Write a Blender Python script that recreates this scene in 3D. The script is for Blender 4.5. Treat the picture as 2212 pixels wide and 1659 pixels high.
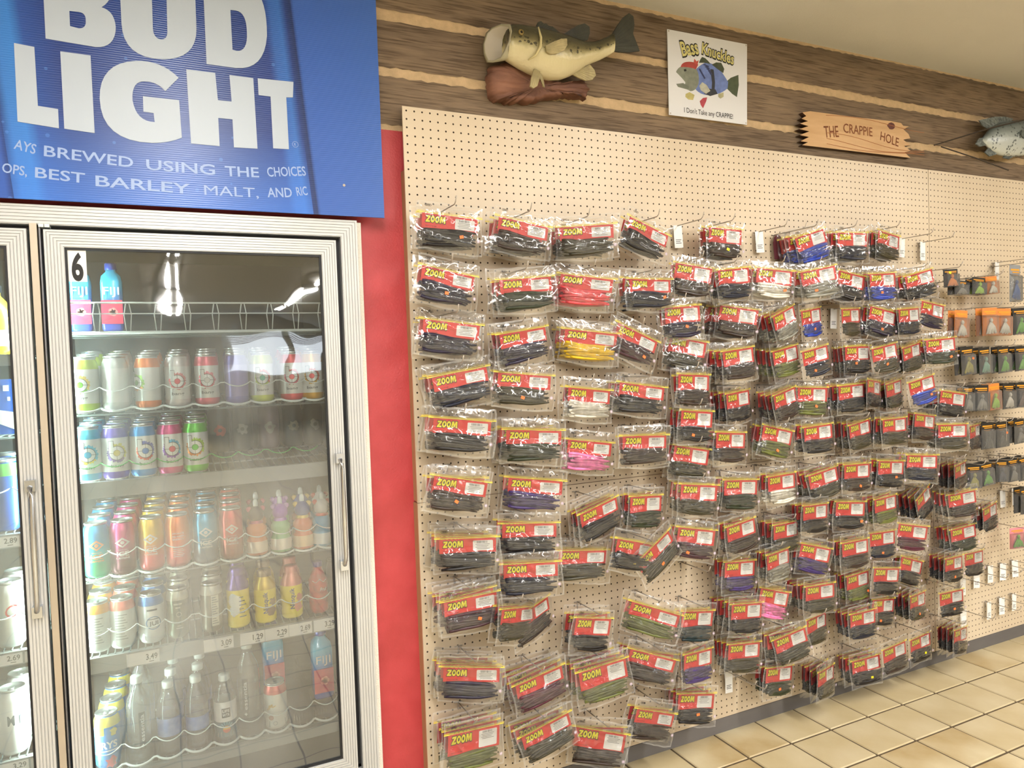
import bpy, bmesh, math, random
from mathutils import Vector, Matrix, noise

for o in list(bpy.data.objects):
    bpy.data.objects.remove(o)
scene = bpy.context.scene
COL = scene.collection
R = random.Random(7)

# ------------------------------------------------------------ camera, world, exposure
H = 2.243                                   # height of the pegboard's top edge
cam_data = bpy.data.cameras.new('camera')
cam = bpy.data.objects.new('camera', cam_data)
COL.objects.link(cam)
cam_data.sensor_width = 36.0
cam_data.lens = 1577.44 * 36.0 / 2212.0
cam_data.clip_start = 0.02
cam.matrix_world = Matrix(((0.902003, 0.046032, -0.429269, -0.691686),
    (-0.430321, 0.015579, -0.902542, -2.165295),
    (-0.034858, 0.998818, 0.033860, 1.460112),
    (0.000000, 0.000000, 0.000000, 1.000000)))
scene.camera = cam

world = bpy.data.worlds.new('sky'); scene.world = world
world.use_nodes = True
world.node_tree.nodes['Background'].inputs[0].default_value = (0.86, 0.93, 1.0, 1)
world.node_tree.nodes['Background'].inputs[1].default_value = 5.0

scene.view_settings.view_transform = 'Standard'
scene.view_settings.look = 'None'
scene.view_settings.gamma = 1.0
scene.view_settings.use_curve_mapping = False
scene.view_settings.exposure = -0.1
scene.cycles.transparent_max_bounces = 24
scene.cycles.use_adaptive_sampling = True
scene.cycles.adaptive_threshold = 0.08
scene.cycles.use_light_tree = False
scene.cycles.caustics_reflective = False
scene.cycles.caustics_refractive = False
scene.cycles.max_bounces = 5
scene.cycles.diffuse_bounces = 2
scene.cycles.glossy_bounces = 3
scene.cycles.transmission_bounces = 4

LAMP_POWER = 31.0
COOLER_POWER = 13.0

# ------------------------------------------------------------ measured outlines and positions (metres)
BIG_LETTERS = {
 'B': [[(-0.9169, 2.4965), (-0.918, 2.2943), (-0.8102, 2.2895), (-0.7996, 2.2914), (-0.7903, 2.2948), (-0.7823, 2.2998), (-0.7756, 2.3063), (-0.7703, 2.3144), (-0.7663, 2.324), (-0.7636, 2.3351), (-0.7623, 2.3477), (-0.7631, 2.3573), (-0.7647, 2.3657), (-0.7672, 2.3729), (-0.7705, 2.3791), (-0.7747, 2.3841), (-0.7797, 2.3879), (-0.7856, 2.3906), (-0.7923, 2.3922), (-0.7853, 2.3984), (-0.7793, 2.4056), (-0.7742, 2.4138), (-0.7701, 2.423), (-0.7669, 2.4331), (-0.7646, 2.4442), (-0.7634, 2.4562), (-0.7631, 2.4692), (-0.7648, 2.4815), (-0.7679, 2.4919), (-0.7723, 2.5002), (-0.7779, 2.5067), (-0.7849, 2.5112), (-0.7932, 2.5137), (-0.8027, 2.5143), (-0.8135, 2.5129)], [(-0.8637, 2.371), (-0.864, 2.3335), (-0.8455, 2.3308), (-0.8415, 2.3315), (-0.838, 2.3328), (-0.8351, 2.3347), (-0.8328, 2.3371), (-0.8309, 2.3402), (-0.8297, 2.3437), (-0.829, 2.3479), (-0.8289, 2.3526), (-0.8287, 2.3573), (-0.8292, 2.3614), (-0.8301, 2.3648), (-0.8317, 2.3675), (-0.8338, 2.3696), (-0.8365, 2.371), (-0.8398, 2.3717), (-0.8436, 2.3718)], [(-0.8632, 2.4635), (-0.8632, 2.4151), (-0.8454, 2.4162), (-0.8419, 2.4172), (-0.8388, 2.4188), (-0.8363, 2.4212), (-0.8342, 2.4243), (-0.8326, 2.428), (-0.8314, 2.4324), (-0.8307, 2.4374), (-0.8305, 2.4432), (-0.8307, 2.4484), (-0.8313, 2.4529), (-0.8323, 2.4567), (-0.8337, 2.4597), (-0.8354, 2.4621), (-0.8376, 2.4638), (-0.8401, 2.4648), (-0.843, 2.4651)]],
 'U': [[(-0.7481, 2.5036), (-0.7488, 2.359), (-0.7475, 2.3388), (-0.7433, 2.3215), (-0.7364, 2.3073), (-0.7267, 2.296), (-0.7142, 2.2877), (-0.6988, 2.2823), (-0.6805, 2.28), (-0.6591, 2.2807), (-0.6393, 2.2843), (-0.6219, 2.2903), (-0.6069, 2.2985), (-0.5945, 2.3091), (-0.5846, 2.3219), (-0.5773, 2.337), (-0.5727, 2.3544), (-0.5706, 2.374), (-0.5694, 2.4964), (-0.6386, 2.495), (-0.6419, 2.3579), (-0.6422, 2.3519), (-0.643, 2.3467), (-0.6444, 2.3424), (-0.6464, 2.3388), (-0.649, 2.336), (-0.6521, 2.334), (-0.6558, 2.3328), (-0.6601, 2.3324), (-0.6638, 2.3329), (-0.667, 2.3342), (-0.6697, 2.3362), (-0.6719, 2.339), (-0.6737, 2.3424), (-0.675, 2.3466), (-0.6759, 2.3514), (-0.6762, 2.357), (-0.6739, 2.5067)]],
 'D': [[(-0.5488, 2.5144), (-0.5495, 2.2835), (-0.4758, 2.2832), (-0.4581, 2.2855), (-0.4423, 2.2906), (-0.4285, 2.2987), (-0.4166, 2.3097), (-0.4068, 2.3237), (-0.399, 2.3407), (-0.3933, 2.3606), (-0.3896, 2.3834), (-0.3891, 2.408), (-0.3898, 2.4299), (-0.3917, 2.4491), (-0.3949, 2.4657), (-0.3992, 2.4796), (-0.4048, 2.4907), (-0.4116, 2.4992), (-0.4196, 2.5051), (-0.4255, 2.5092), (-0.4318, 2.5126), (-0.4385, 2.5155), (-0.4458, 2.5177), (-0.4534, 2.5194), (-0.4615, 2.5204), (-0.47, 2.5207), (-0.4789, 2.5205)], [(-0.4826, 2.4385), (-0.4819, 2.3315), (-0.4715, 2.3297), (-0.4646, 2.331), (-0.4587, 2.3338), (-0.4537, 2.3383), (-0.4496, 2.3444), (-0.4463, 2.3521), (-0.444, 2.3615), (-0.4426, 2.3724), (-0.4422, 2.3849), (-0.4424, 2.3979), (-0.4434, 2.4091), (-0.4454, 2.4185), (-0.4483, 2.4262), (-0.4521, 2.4322), (-0.4568, 2.4363), (-0.4624, 2.4387), (-0.4688, 2.4394)]],
 'L': [[(-0.9846, 2.2732), (-0.9428, 2.2701), (-0.9422, 2.1266), (-0.8997, 2.1236), (-0.9001, 2.0759), (-0.9865, 2.0834)]],
 'I': [[(-0.8882, 2.2673), (-0.8224, 2.2667), (-0.8225, 2.0718), (-0.8886, 2.0762)]],
 'G': [[(-0.6204, 2.2376), (-0.631, 2.2471), (-0.6422, 2.2549), (-0.6539, 2.2611), (-0.6661, 2.2657), (-0.6789, 2.2686), (-0.6922, 2.2699), (-0.706, 2.2697), (-0.7203, 2.2678), (-0.7403, 2.2625), (-0.7576, 2.2549), (-0.7722, 2.245), (-0.7842, 2.2328), (-0.7937, 2.2184), (-0.8007, 2.2016), (-0.8052, 2.1826), (-0.8072, 2.1612), (-0.8059, 2.136), (-0.801, 2.1143), (-0.7925, 2.0962), (-0.7802, 2.0817), (-0.7642, 2.0708), (-0.7443, 2.0633), (-0.7205, 2.0595), (-0.6925, 2.0594), (-0.6822, 2.0606), (-0.6721, 2.0622), (-0.6625, 2.0642), (-0.6532, 2.0666), (-0.6443, 2.0694), (-0.6357, 2.0727), (-0.6276, 2.0763), (-0.6198, 2.0804), (-0.6218, 2.1788), (-0.7079, 2.1787), (-0.7085, 2.1386), (-0.6847, 2.138), (-0.6832, 2.1145), (-0.6936, 2.1146), (-0.7028, 2.1165), (-0.7107, 2.1202), (-0.7174, 2.1257), (-0.723, 2.133), (-0.7273, 2.1421), (-0.7305, 2.153), (-0.7325, 2.1656), (-0.7322, 2.1772), (-0.7308, 2.1873), (-0.7285, 2.196), (-0.7252, 2.2032), (-0.7209, 2.209), (-0.7156, 2.2133), (-0.7093, 2.2162), (-0.7019, 2.2176), (-0.6948, 2.2181), (-0.688, 2.2178), (-0.6815, 2.2167), (-0.6754, 2.2147), (-0.6696, 2.2119), (-0.6642, 2.2082), (-0.6591, 2.2036), (-0.6544, 2.1982)]],
 'H': [[(-0.6006, 2.2623), (-0.529, 2.2626), (-0.5255, 2.1903), (-0.4905, 2.1907), (-0.4928, 2.2617), (-0.4313, 2.2616), (-0.4286, 2.0687), (-0.4901, 2.0665), (-0.4904, 2.1424), (-0.5268, 2.1423), (-0.5266, 2.0665), (-0.5978, 2.0669)]],
 'T': [[(-0.4195, 2.2627), (-0.3233, 2.2654), (-0.3267, 2.2216), (-0.3449, 2.2194), (-0.3439, 2.0749), (-0.3866, 2.0735), (-0.3874, 2.2167), (-0.4192, 2.2167)]],
}
SIGN_WORDS = [
 ('AYS', -0.9981, 2.0175, -0.9543, 2.0075, 0.0251),
 ('BREWED', -0.9357, 2.0048, -0.7394, 1.9916, 0.0273),
 ('USING', -0.7083, 1.9895, -0.5414, 1.9883, 0.0278),
 ('THE', -0.5156, 1.9874, -0.4274, 1.9901, 0.0281),
 ('CHOICES', -0.4044, 1.9938, -0.2991, 2.0048, 0.0268),
 ('OPS,', -1.0246, 1.9583, -0.9737, 1.9523, 0.0238),
 ('BEST', -0.957, 1.9504, -0.8502, 1.9436, 0.0264),
 ('BARLEY', -0.8268, 1.9385, -0.6061, 1.9322, 0.0281),
 ('MALT,', -0.5708, 1.9326, -0.4308, 1.9337, 0.0278),
 ('AND', -0.407, 1.9367, -0.3405, 1.9409, 0.0273),
 ('RIC', -0.3265, 1.9454, -0.2965, 1.9503, 0.0252),
]
SIGN_SCREW = (-0.192, 1.9845)
SIGN_R = (-0.3287, 2.0863)
CAN_EDGE = [(-1.0112, 2.158), (-0.9925, 1.9443), (-0.3388, 2.3914), (-0.3032, 2.1968), (-0.297, 1.9959)]
KN_PANEL = [(1.0324, 2.6505), (1.416, 2.6535), (1.4062, 2.3421), (1.0304, 2.3393)]
KN_ART = [
 ('tail', [(1.3034, 2.4932), (1.3294, 2.5133), (1.3681, 2.5296), (1.3691, 2.4905), (1.358, 2.4432), (1.3348, 2.4527), (1.3098, 2.4691)]),
 ('vest', [(1.1557, 2.5174), (1.1658, 2.5269), (1.1762, 2.5354), (1.1869, 2.5429), (1.1979, 2.5493), (1.2091, 2.5547), (1.2255, 2.5549), (1.2407, 2.553), (1.2548, 2.549), (1.2677, 2.5427), (1.2795, 2.5343), (1.2876, 2.5266), (1.2953, 2.5187), (1.3026, 2.5108), (1.3094, 2.5029), (1.3158, 2.4948), (1.3121, 2.471), (1.2998, 2.4617), (1.2858, 2.4535), (1.2701, 2.4465), (1.2526, 2.4406), (1.2335, 2.4358), (1.2144, 2.4331), (1.1973, 2.4329), (1.182, 2.4351), (1.1685, 2.4399), (1.1568, 2.4471), (1.1515, 2.4579), (1.1487, 2.4703), (1.1485, 2.4844), (1.1508, 2.5001), (1.1557, 2.5174)]),
 ('head', [(1.0672, 2.5), (1.0719, 2.5076), (1.078, 2.5143), (1.0855, 2.5201), (1.0944, 2.5251), (1.1047, 2.5292), (1.1203, 2.5315), (1.1343, 2.5316), (1.1466, 2.5296), (1.1572, 2.5253), (1.1661, 2.5188), (1.1701, 2.5105), (1.1726, 2.5015), (1.1737, 2.4918), (1.1733, 2.4815), (1.1715, 2.4706), (1.1662, 2.4602), (1.1597, 2.4516), (1.1519, 2.445), (1.1428, 2.4403), (1.1324, 2.4375), (1.1053, 2.446), (1.1094, 2.468), (1.0929, 2.482)]),
 ('jaw', [(1.067, 2.4561), (1.0991, 2.4635), (1.126, 2.454), (1.1222, 2.4416), (1.0748, 2.4464)]),
 ('bandana', [(1.0894, 2.5201), (1.0915, 2.5263), (1.0951, 2.5317), (1.1003, 2.5363), (1.1071, 2.5401), (1.1154, 2.5431), (1.1286, 2.5458), (1.141, 2.547), (1.1524, 2.5466), (1.1629, 2.5448), (1.1724, 2.5414), (1.1607, 2.5224), (1.1464, 2.5242), (1.1321, 2.5249), (1.1179, 2.5244), (1.1036, 2.5228), (1.0894, 2.5201)]),
 ('knot', [(1.1496, 2.5436), (1.155, 2.5606), (1.1644, 2.5522), (1.1757, 2.5581), (1.1697, 2.5432)]),
 ('dorsal', [(1.1754, 2.5483), (1.1828, 2.5619), (1.1915, 2.5724), (1.2061, 2.5701), (1.2199, 2.5617), (1.2316, 2.5519), (1.202, 2.5521)]),
 ('dorsal', [(1.2372, 2.5505), (1.2589, 2.5617), (1.284, 2.5636), (1.2977, 2.5423), (1.2922, 2.5261), (1.2758, 2.5327)]),
 ('belt', [(1.2296, 2.533), (1.2452, 2.5329), (1.2508, 2.4864), (1.2466, 2.4462), (1.2323, 2.4423), (1.2365, 2.4845)]),
 ('belt', [(1.199, 2.4578), (1.252, 2.459), (1.2622, 2.4437), (1.2262, 2.4311), (1.1982, 2.4359)]),
 ('arm', [(1.1747, 2.4629), (1.1891, 2.4784), (1.2099, 2.4701), (1.2269, 2.4504), (1.2053, 2.4367), (1.1811, 2.4474)]),
 ('fist', [(1.1093, 2.4249), (1.1274, 2.4336), (1.1506, 2.4257), (1.143, 2.4063), (1.121, 2.4058), (1.1076, 2.4139)]),
 ('cloth', [(1.1749, 2.4058), (1.1907, 2.4197), (1.2105, 2.4242), (1.2058, 2.4094), (1.1894, 2.3813), (1.1793, 2.3927)]),
 ('shoe', [(1.2658, 2.4442), (1.2912, 2.4529), (1.2907, 2.4362), (1.276, 2.4278), (1.2655, 2.4331)]),
 ('eye', [(1.1028, 2.5134), (1.1124, 2.5169), (1.1163, 2.5109), (1.1066, 2.5064)]),
 ('mark', [(1.1948, 2.5445), (1.2033, 2.5473), (1.2242, 2.5421), (1.2199, 2.5382)]),
 ('mark', [(1.2023, 2.5379), (1.2108, 2.5408), (1.2275, 2.5349), (1.2232, 2.531)]),
 ('mark', [(1.2098, 2.5313), (1.2183, 2.5341), (1.2308, 2.5276), (1.2264, 2.5238)]),
 ('mark', [(1.2173, 2.5247), (1.2259, 2.5275), (1.2341, 2.5204), (1.2297, 2.5165)]),
 ('mark', [(1.2248, 2.5181), (1.2334, 2.5209), (1.2374, 2.5132), (1.233, 2.5093)]),
 ('mark', [(1.1747, 2.5254), (1.1789, 2.5282), (1.187, 2.5184), (1.1813, 2.5154)]),
 ('mark', [(1.1807, 2.5175), (1.1849, 2.5203), (1.193, 2.5105), (1.1873, 2.5076)]),
 ('mark', [(1.1867, 2.5096), (1.1909, 2.5124), (1.199, 2.5026), (1.1933, 2.4996)]),
 ('mark', [(1.1927, 2.5017), (1.197, 2.5045), (1.2051, 2.4946), (1.1994, 2.4917)]),
]
KN_WORDS = [
 ('Bass', 1.099, 2.5622, 1.1779, 2.5823, 0.0539),
 ('Knuckles', 1.1892, 2.5862, 1.3443, 2.5654, 0.0425),
 ("I Don't Take any CRAPPIE!", 1.1002, 2.356, 1.3354, 2.3567, 0.0194),
]
WOOD_SIGN = [(1.6804, 2.285), (1.7134, 2.2993), (1.6731, 2.3), (1.7202, 2.3213), (1.6692, 2.3241), (1.7224, 2.344), (1.6668, 2.3479), (1.7184, 2.3644), (1.6713, 2.3701), (1.7158, 2.3849), (1.6804, 2.3911), (1.7071, 2.4041), (1.6858, 2.4162), (1.7311, 2.4264), (1.9571, 2.4299), (2.2119, 2.4381), (2.2794, 2.4369), (2.2938, 2.4257), (2.3305, 2.4277), (2.2952, 2.4106), (2.3278, 2.3932), (2.3385, 2.3759), (2.2923, 2.3653), (2.3415, 2.3456), (2.2971, 2.339), (2.3408, 2.3211), (2.3001, 2.3113), (2.3364, 2.29), (1.9867, 2.2874)]
WOOD_WORDS = [
 ('THE', 1.8084, 2.3281, 1.892, 2.3381, 0.0485),
 ('CRAPPIE', 1.9189, 2.3603, 2.0948, 2.3603, 0.0394),
 ('HOLE', 2.1425, 2.3502, 2.258, 2.3316, 0.0394),
]
WOOD_KNOT = [(2.1884, 2.4163), (2.1908, 2.4196), (2.1935, 2.4226), (2.1965, 2.4252), (2.1998, 2.4274), (2.2033, 2.4292), (2.2071, 2.4306), (2.2112, 2.4317), (2.2155, 2.4324), (2.2213, 2.4317), (2.2263, 2.4306), (2.2303, 2.4291), (2.2335, 2.427), (2.2358, 2.4245), (2.2373, 2.4216), (2.2378, 2.4181), (2.2375, 2.4142), (2.2349, 2.4108), (2.2319, 2.4079), (2.2284, 2.4057), (2.2244, 2.404), (2.22, 2.4028), (2.2151, 2.4023), (2.2098, 2.4023), (2.204, 2.4029)]
BASS = [
 (0.33355, 2.5172, 2.4117),
 (0.35405, 2.5238, 2.4032),
 (0.385, 2.528, 2.3914),
 (0.4215, 2.5284, 2.3802),
 (0.4586, 2.5284, 2.3711),
 (0.4962, 2.5251, 2.3696),
 (0.5345500000000001, 2.5232, 2.3756),
 (0.5680000000000001, 2.5198, 2.3906),
 (0.6019, 2.5145, 2.412),
 (0.6305499999999999, 2.5122, 2.4328),
 (0.6595500000000001, 2.5166, 2.4475),
 (0.6889000000000001, 2.5279, 2.4614),
 (0.71865, 2.5432, 2.4784),
 (0.74575, 2.5598, 2.4956),
]
BASS_TAIL = [(0.7378, 2.5534), (0.7628, 2.5893), (0.7878, 2.6205), (0.8112, 2.6378), (0.8292, 2.6299), (0.833, 2.6008), (0.8258, 2.5698), (0.8395, 2.5421), (0.852, 2.515), (0.8077, 2.5035), (0.7655, 2.4987), (0.7418, 2.4986)]
BASS_DORSAL1 = [(0.4428, 2.5268), (0.4543, 2.5482), (0.4652, 2.5537), (0.4757, 2.5471), (0.4838, 2.5493), (0.4944, 2.5431), (0.508, 2.543), (0.5213, 2.5357), (0.5429, 2.524), (0.4937, 2.5242)]
BASS_DORSAL2 = [(0.5456, 2.5231), (0.5712, 2.5414), (0.6056, 2.5636), (0.6314, 2.5736), (0.6499, 2.5651), (0.6503, 2.5444), (0.6414, 2.5204), (0.6207, 2.5133), (0.5927, 2.5186)]
BASS_ANAL = [(0.5743, 2.3989), (0.5992, 2.3903), (0.6273, 2.3844), (0.6533, 2.3897), (0.6695, 2.4069), (0.6643, 2.4242), (0.6465, 2.4401), (0.6174, 2.424)]
BASS_PELVIC1 = [(0.4215, 2.3852), (0.4098, 2.3558), (0.4041, 2.3281), (0.4165, 2.3232), (0.4307, 2.3324), (0.4401, 2.3574), (0.4425, 2.3787)]
BASS_PELVIC2 = [(0.4372, 2.378), (0.4499, 2.361), (0.4571, 2.3386), (0.4628, 2.3356), (0.4604, 2.3554), (0.4505, 2.3775)]
BASS_PECTORAL = [(0.4451, 2.4467), (0.4698, 2.462), (0.5028, 2.4773), (0.5237, 2.4814), (0.524, 2.4606), (0.5124, 2.4424), (0.4846, 2.4276), (0.4603, 2.4232), (0.4471, 2.4283)]
BASS_MOUTH = [(0.2792, 2.4968), (0.2922, 2.5088), (0.3151, 2.5139), (0.3352, 2.5058), (0.3384, 2.4835), (0.3332, 2.4553), (0.3219, 2.4263), (0.312, 2.4066), (0.293, 2.3994), (0.2781, 2.404), (0.2707, 2.4323), (0.2699, 2.4637)]
DRIFTWOOD = [(0.2952, 2.3678), (0.3054, 2.4062), (0.3554, 2.4226), (0.4609, 2.3899), (0.5717, 2.3852), (0.6586, 2.4038), (0.6752, 2.3788), (0.6594, 2.3471), (0.6044, 2.3453), (0.5474, 2.3384), (0.4912, 2.3219), (0.4469, 2.307), (0.4037, 2.3043), (0.361, 2.2968), (0.3456, 2.3043), (0.3194, 2.3003), (0.3018, 2.313)]
BASS_EYE = (0.3693, 2.4847)
CRAPPIE = [
 (2.77665, 2.4079, 2.3938),
 (2.80465, 2.4299, 2.3785),
 (2.8518999999999997, 2.4702, 2.3537),
 (2.91565, 2.4932, 2.3399),
 (2.9913499999999997, 2.5091, 2.3399),
 (3.0797, 2.5226, 2.3509),
 (3.17, 2.5283, 2.3722),
 (3.2622, 2.5232, 2.4008),
 (3.3327, 2.5101, 2.4278),
]
CR_FIN1 = [(2.8392, 2.4512), (2.7823, 2.4645), (2.757, 2.4873), (2.8037, 2.4988), (2.8774, 2.5165), (2.9523, 2.5247), (3.0174, 2.522), (2.9842, 2.4988)]
CR_FIN2 = [(2.802, 2.4154), (2.7552, 2.4044), (2.7291, 2.3764), (2.7596, 2.3665), (2.8064, 2.3773)]
CR_FIN3 = [(2.8218, 2.3659), (2.7953, 2.3442), (2.8315, 2.3281), (2.8845, 2.3425), (2.8742, 2.3577)]
CR_FIN4 = [(2.9487, 2.3449), (2.9323, 2.3304), (2.9809, 2.328), (3.0473, 2.3568)]
CR_PECT = [(3.0052, 2.455), (3.0716, 2.475), (3.0764, 2.4357), (3.0264, 2.4176), (2.9993, 2.4315)]
ROD = [(3.0837, 2.5202), (2.5116, 2.3643), (2.5453, 2.3583), (2.9261, 2.2649)]
PACKS = [
 (2.416, 1.785, 0.078, 0.078, 'black', 'orange', 'bag'),
 (2.487, 1.736, 0.080, 0.062, 'black', 'grey', 'pack'),
 (2.612, 1.752, 0.080, 0.077, 'black', 'lime', 'pack'),
 (2.702, 1.759, 0.068, 0.081, 'orange', 'white', 'pack'),
 (2.880, 1.815, 0.120, 0.172, 'clear', 'blue', 'pack'),
 (2.487, 1.606, 0.078, 0.121, 'orange', 'white', 'pack'),
 (2.687, 1.617, 0.084, 0.126, 'orange', 'white', 'pack'),
 (2.793, 1.614, 0.100, 0.125, 'orange', 'white', 'pack'),
 (2.912, 1.617, 0.090, 0.125, 'black', 'green', 'pack'),
 (2.520, 1.445, 0.099, 0.125, 'black', 'olive', 'pack'),
 (2.643, 1.440, 0.106, 0.122, 'black', 'teal', 'pack'),
 (2.783, 1.440, 0.117, 0.122, 'black', 'green', 'pack'),
 (2.926, 1.439, 0.104, 0.116, 'black', 'green', 'pack'),
 (2.526, 1.272, 0.058, 0.115, 'black', 'grey', 'pack'),
 (2.620, 1.271, 0.086, 0.118, 'black', 'grey', 'pack'),
 (2.709, 1.273, 0.082, 0.121, 'orange', 'lime', 'pack'),
 (2.822, 1.270, 0.097, 0.120, 'black', 'white', 'pack'),
 (2.930, 1.270, 0.092, 0.120, 'black', 'brown', 'pack'),
 (2.660, 1.099, 0.087, 0.121, 'black', 'dark', 'pack'),
 (2.762, 1.095, 0.107, 0.118, 'black', 'dark', 'pack'),
 (2.897, 1.099, 0.111, 0.115, 'black', 'grey', 'pack'),
 (2.557, 0.917, 0.078, 0.108, 'black', 'olive', 'pack'),
 (2.647, 0.918, 0.087, 0.105, 'black', 'green', 'pack'),
 (2.762, 0.919, 0.067, 0.102, 'dark', 'navy', 'pack'),
 (2.844, 0.921, 0.073, 0.110, 'black', 'grey', 'pack'),
 (2.927, 0.921, 0.078, 0.114, 'black', 'dark', 'pack'),
 (2.873, 0.591, 0.116, 0.097, 'pink', 'green', 'bag'),
 (2.942, 0.772, 0.075, 0.124, 'dark', 'dark', 'pack'),
]
TAGS = [(1.0162, 1.9254), (1.4072, 1.9206), (2.2296, 1.9259), (2.3649, 1.9158), (1.8044, 1.6218), (1.2026, 0.2389), (2.612, 0.373), (2.713, 0.3911), (2.8172, 0.3989), (2.915, 0.3947), (3.0082, 0.3953), (2.8033, 0.2255), (2.903, 0.2297), (3.0006, 0.2315), (2.6104, 0.2228), (2.918, 0.7479), (3.0135, 0.7488), (2.8968, 1.8399), (1.5027, 1.915)]
EMPTY_HOOKS = [(1.0042, 0.6884), (1.2522, 0.2118)]
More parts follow.
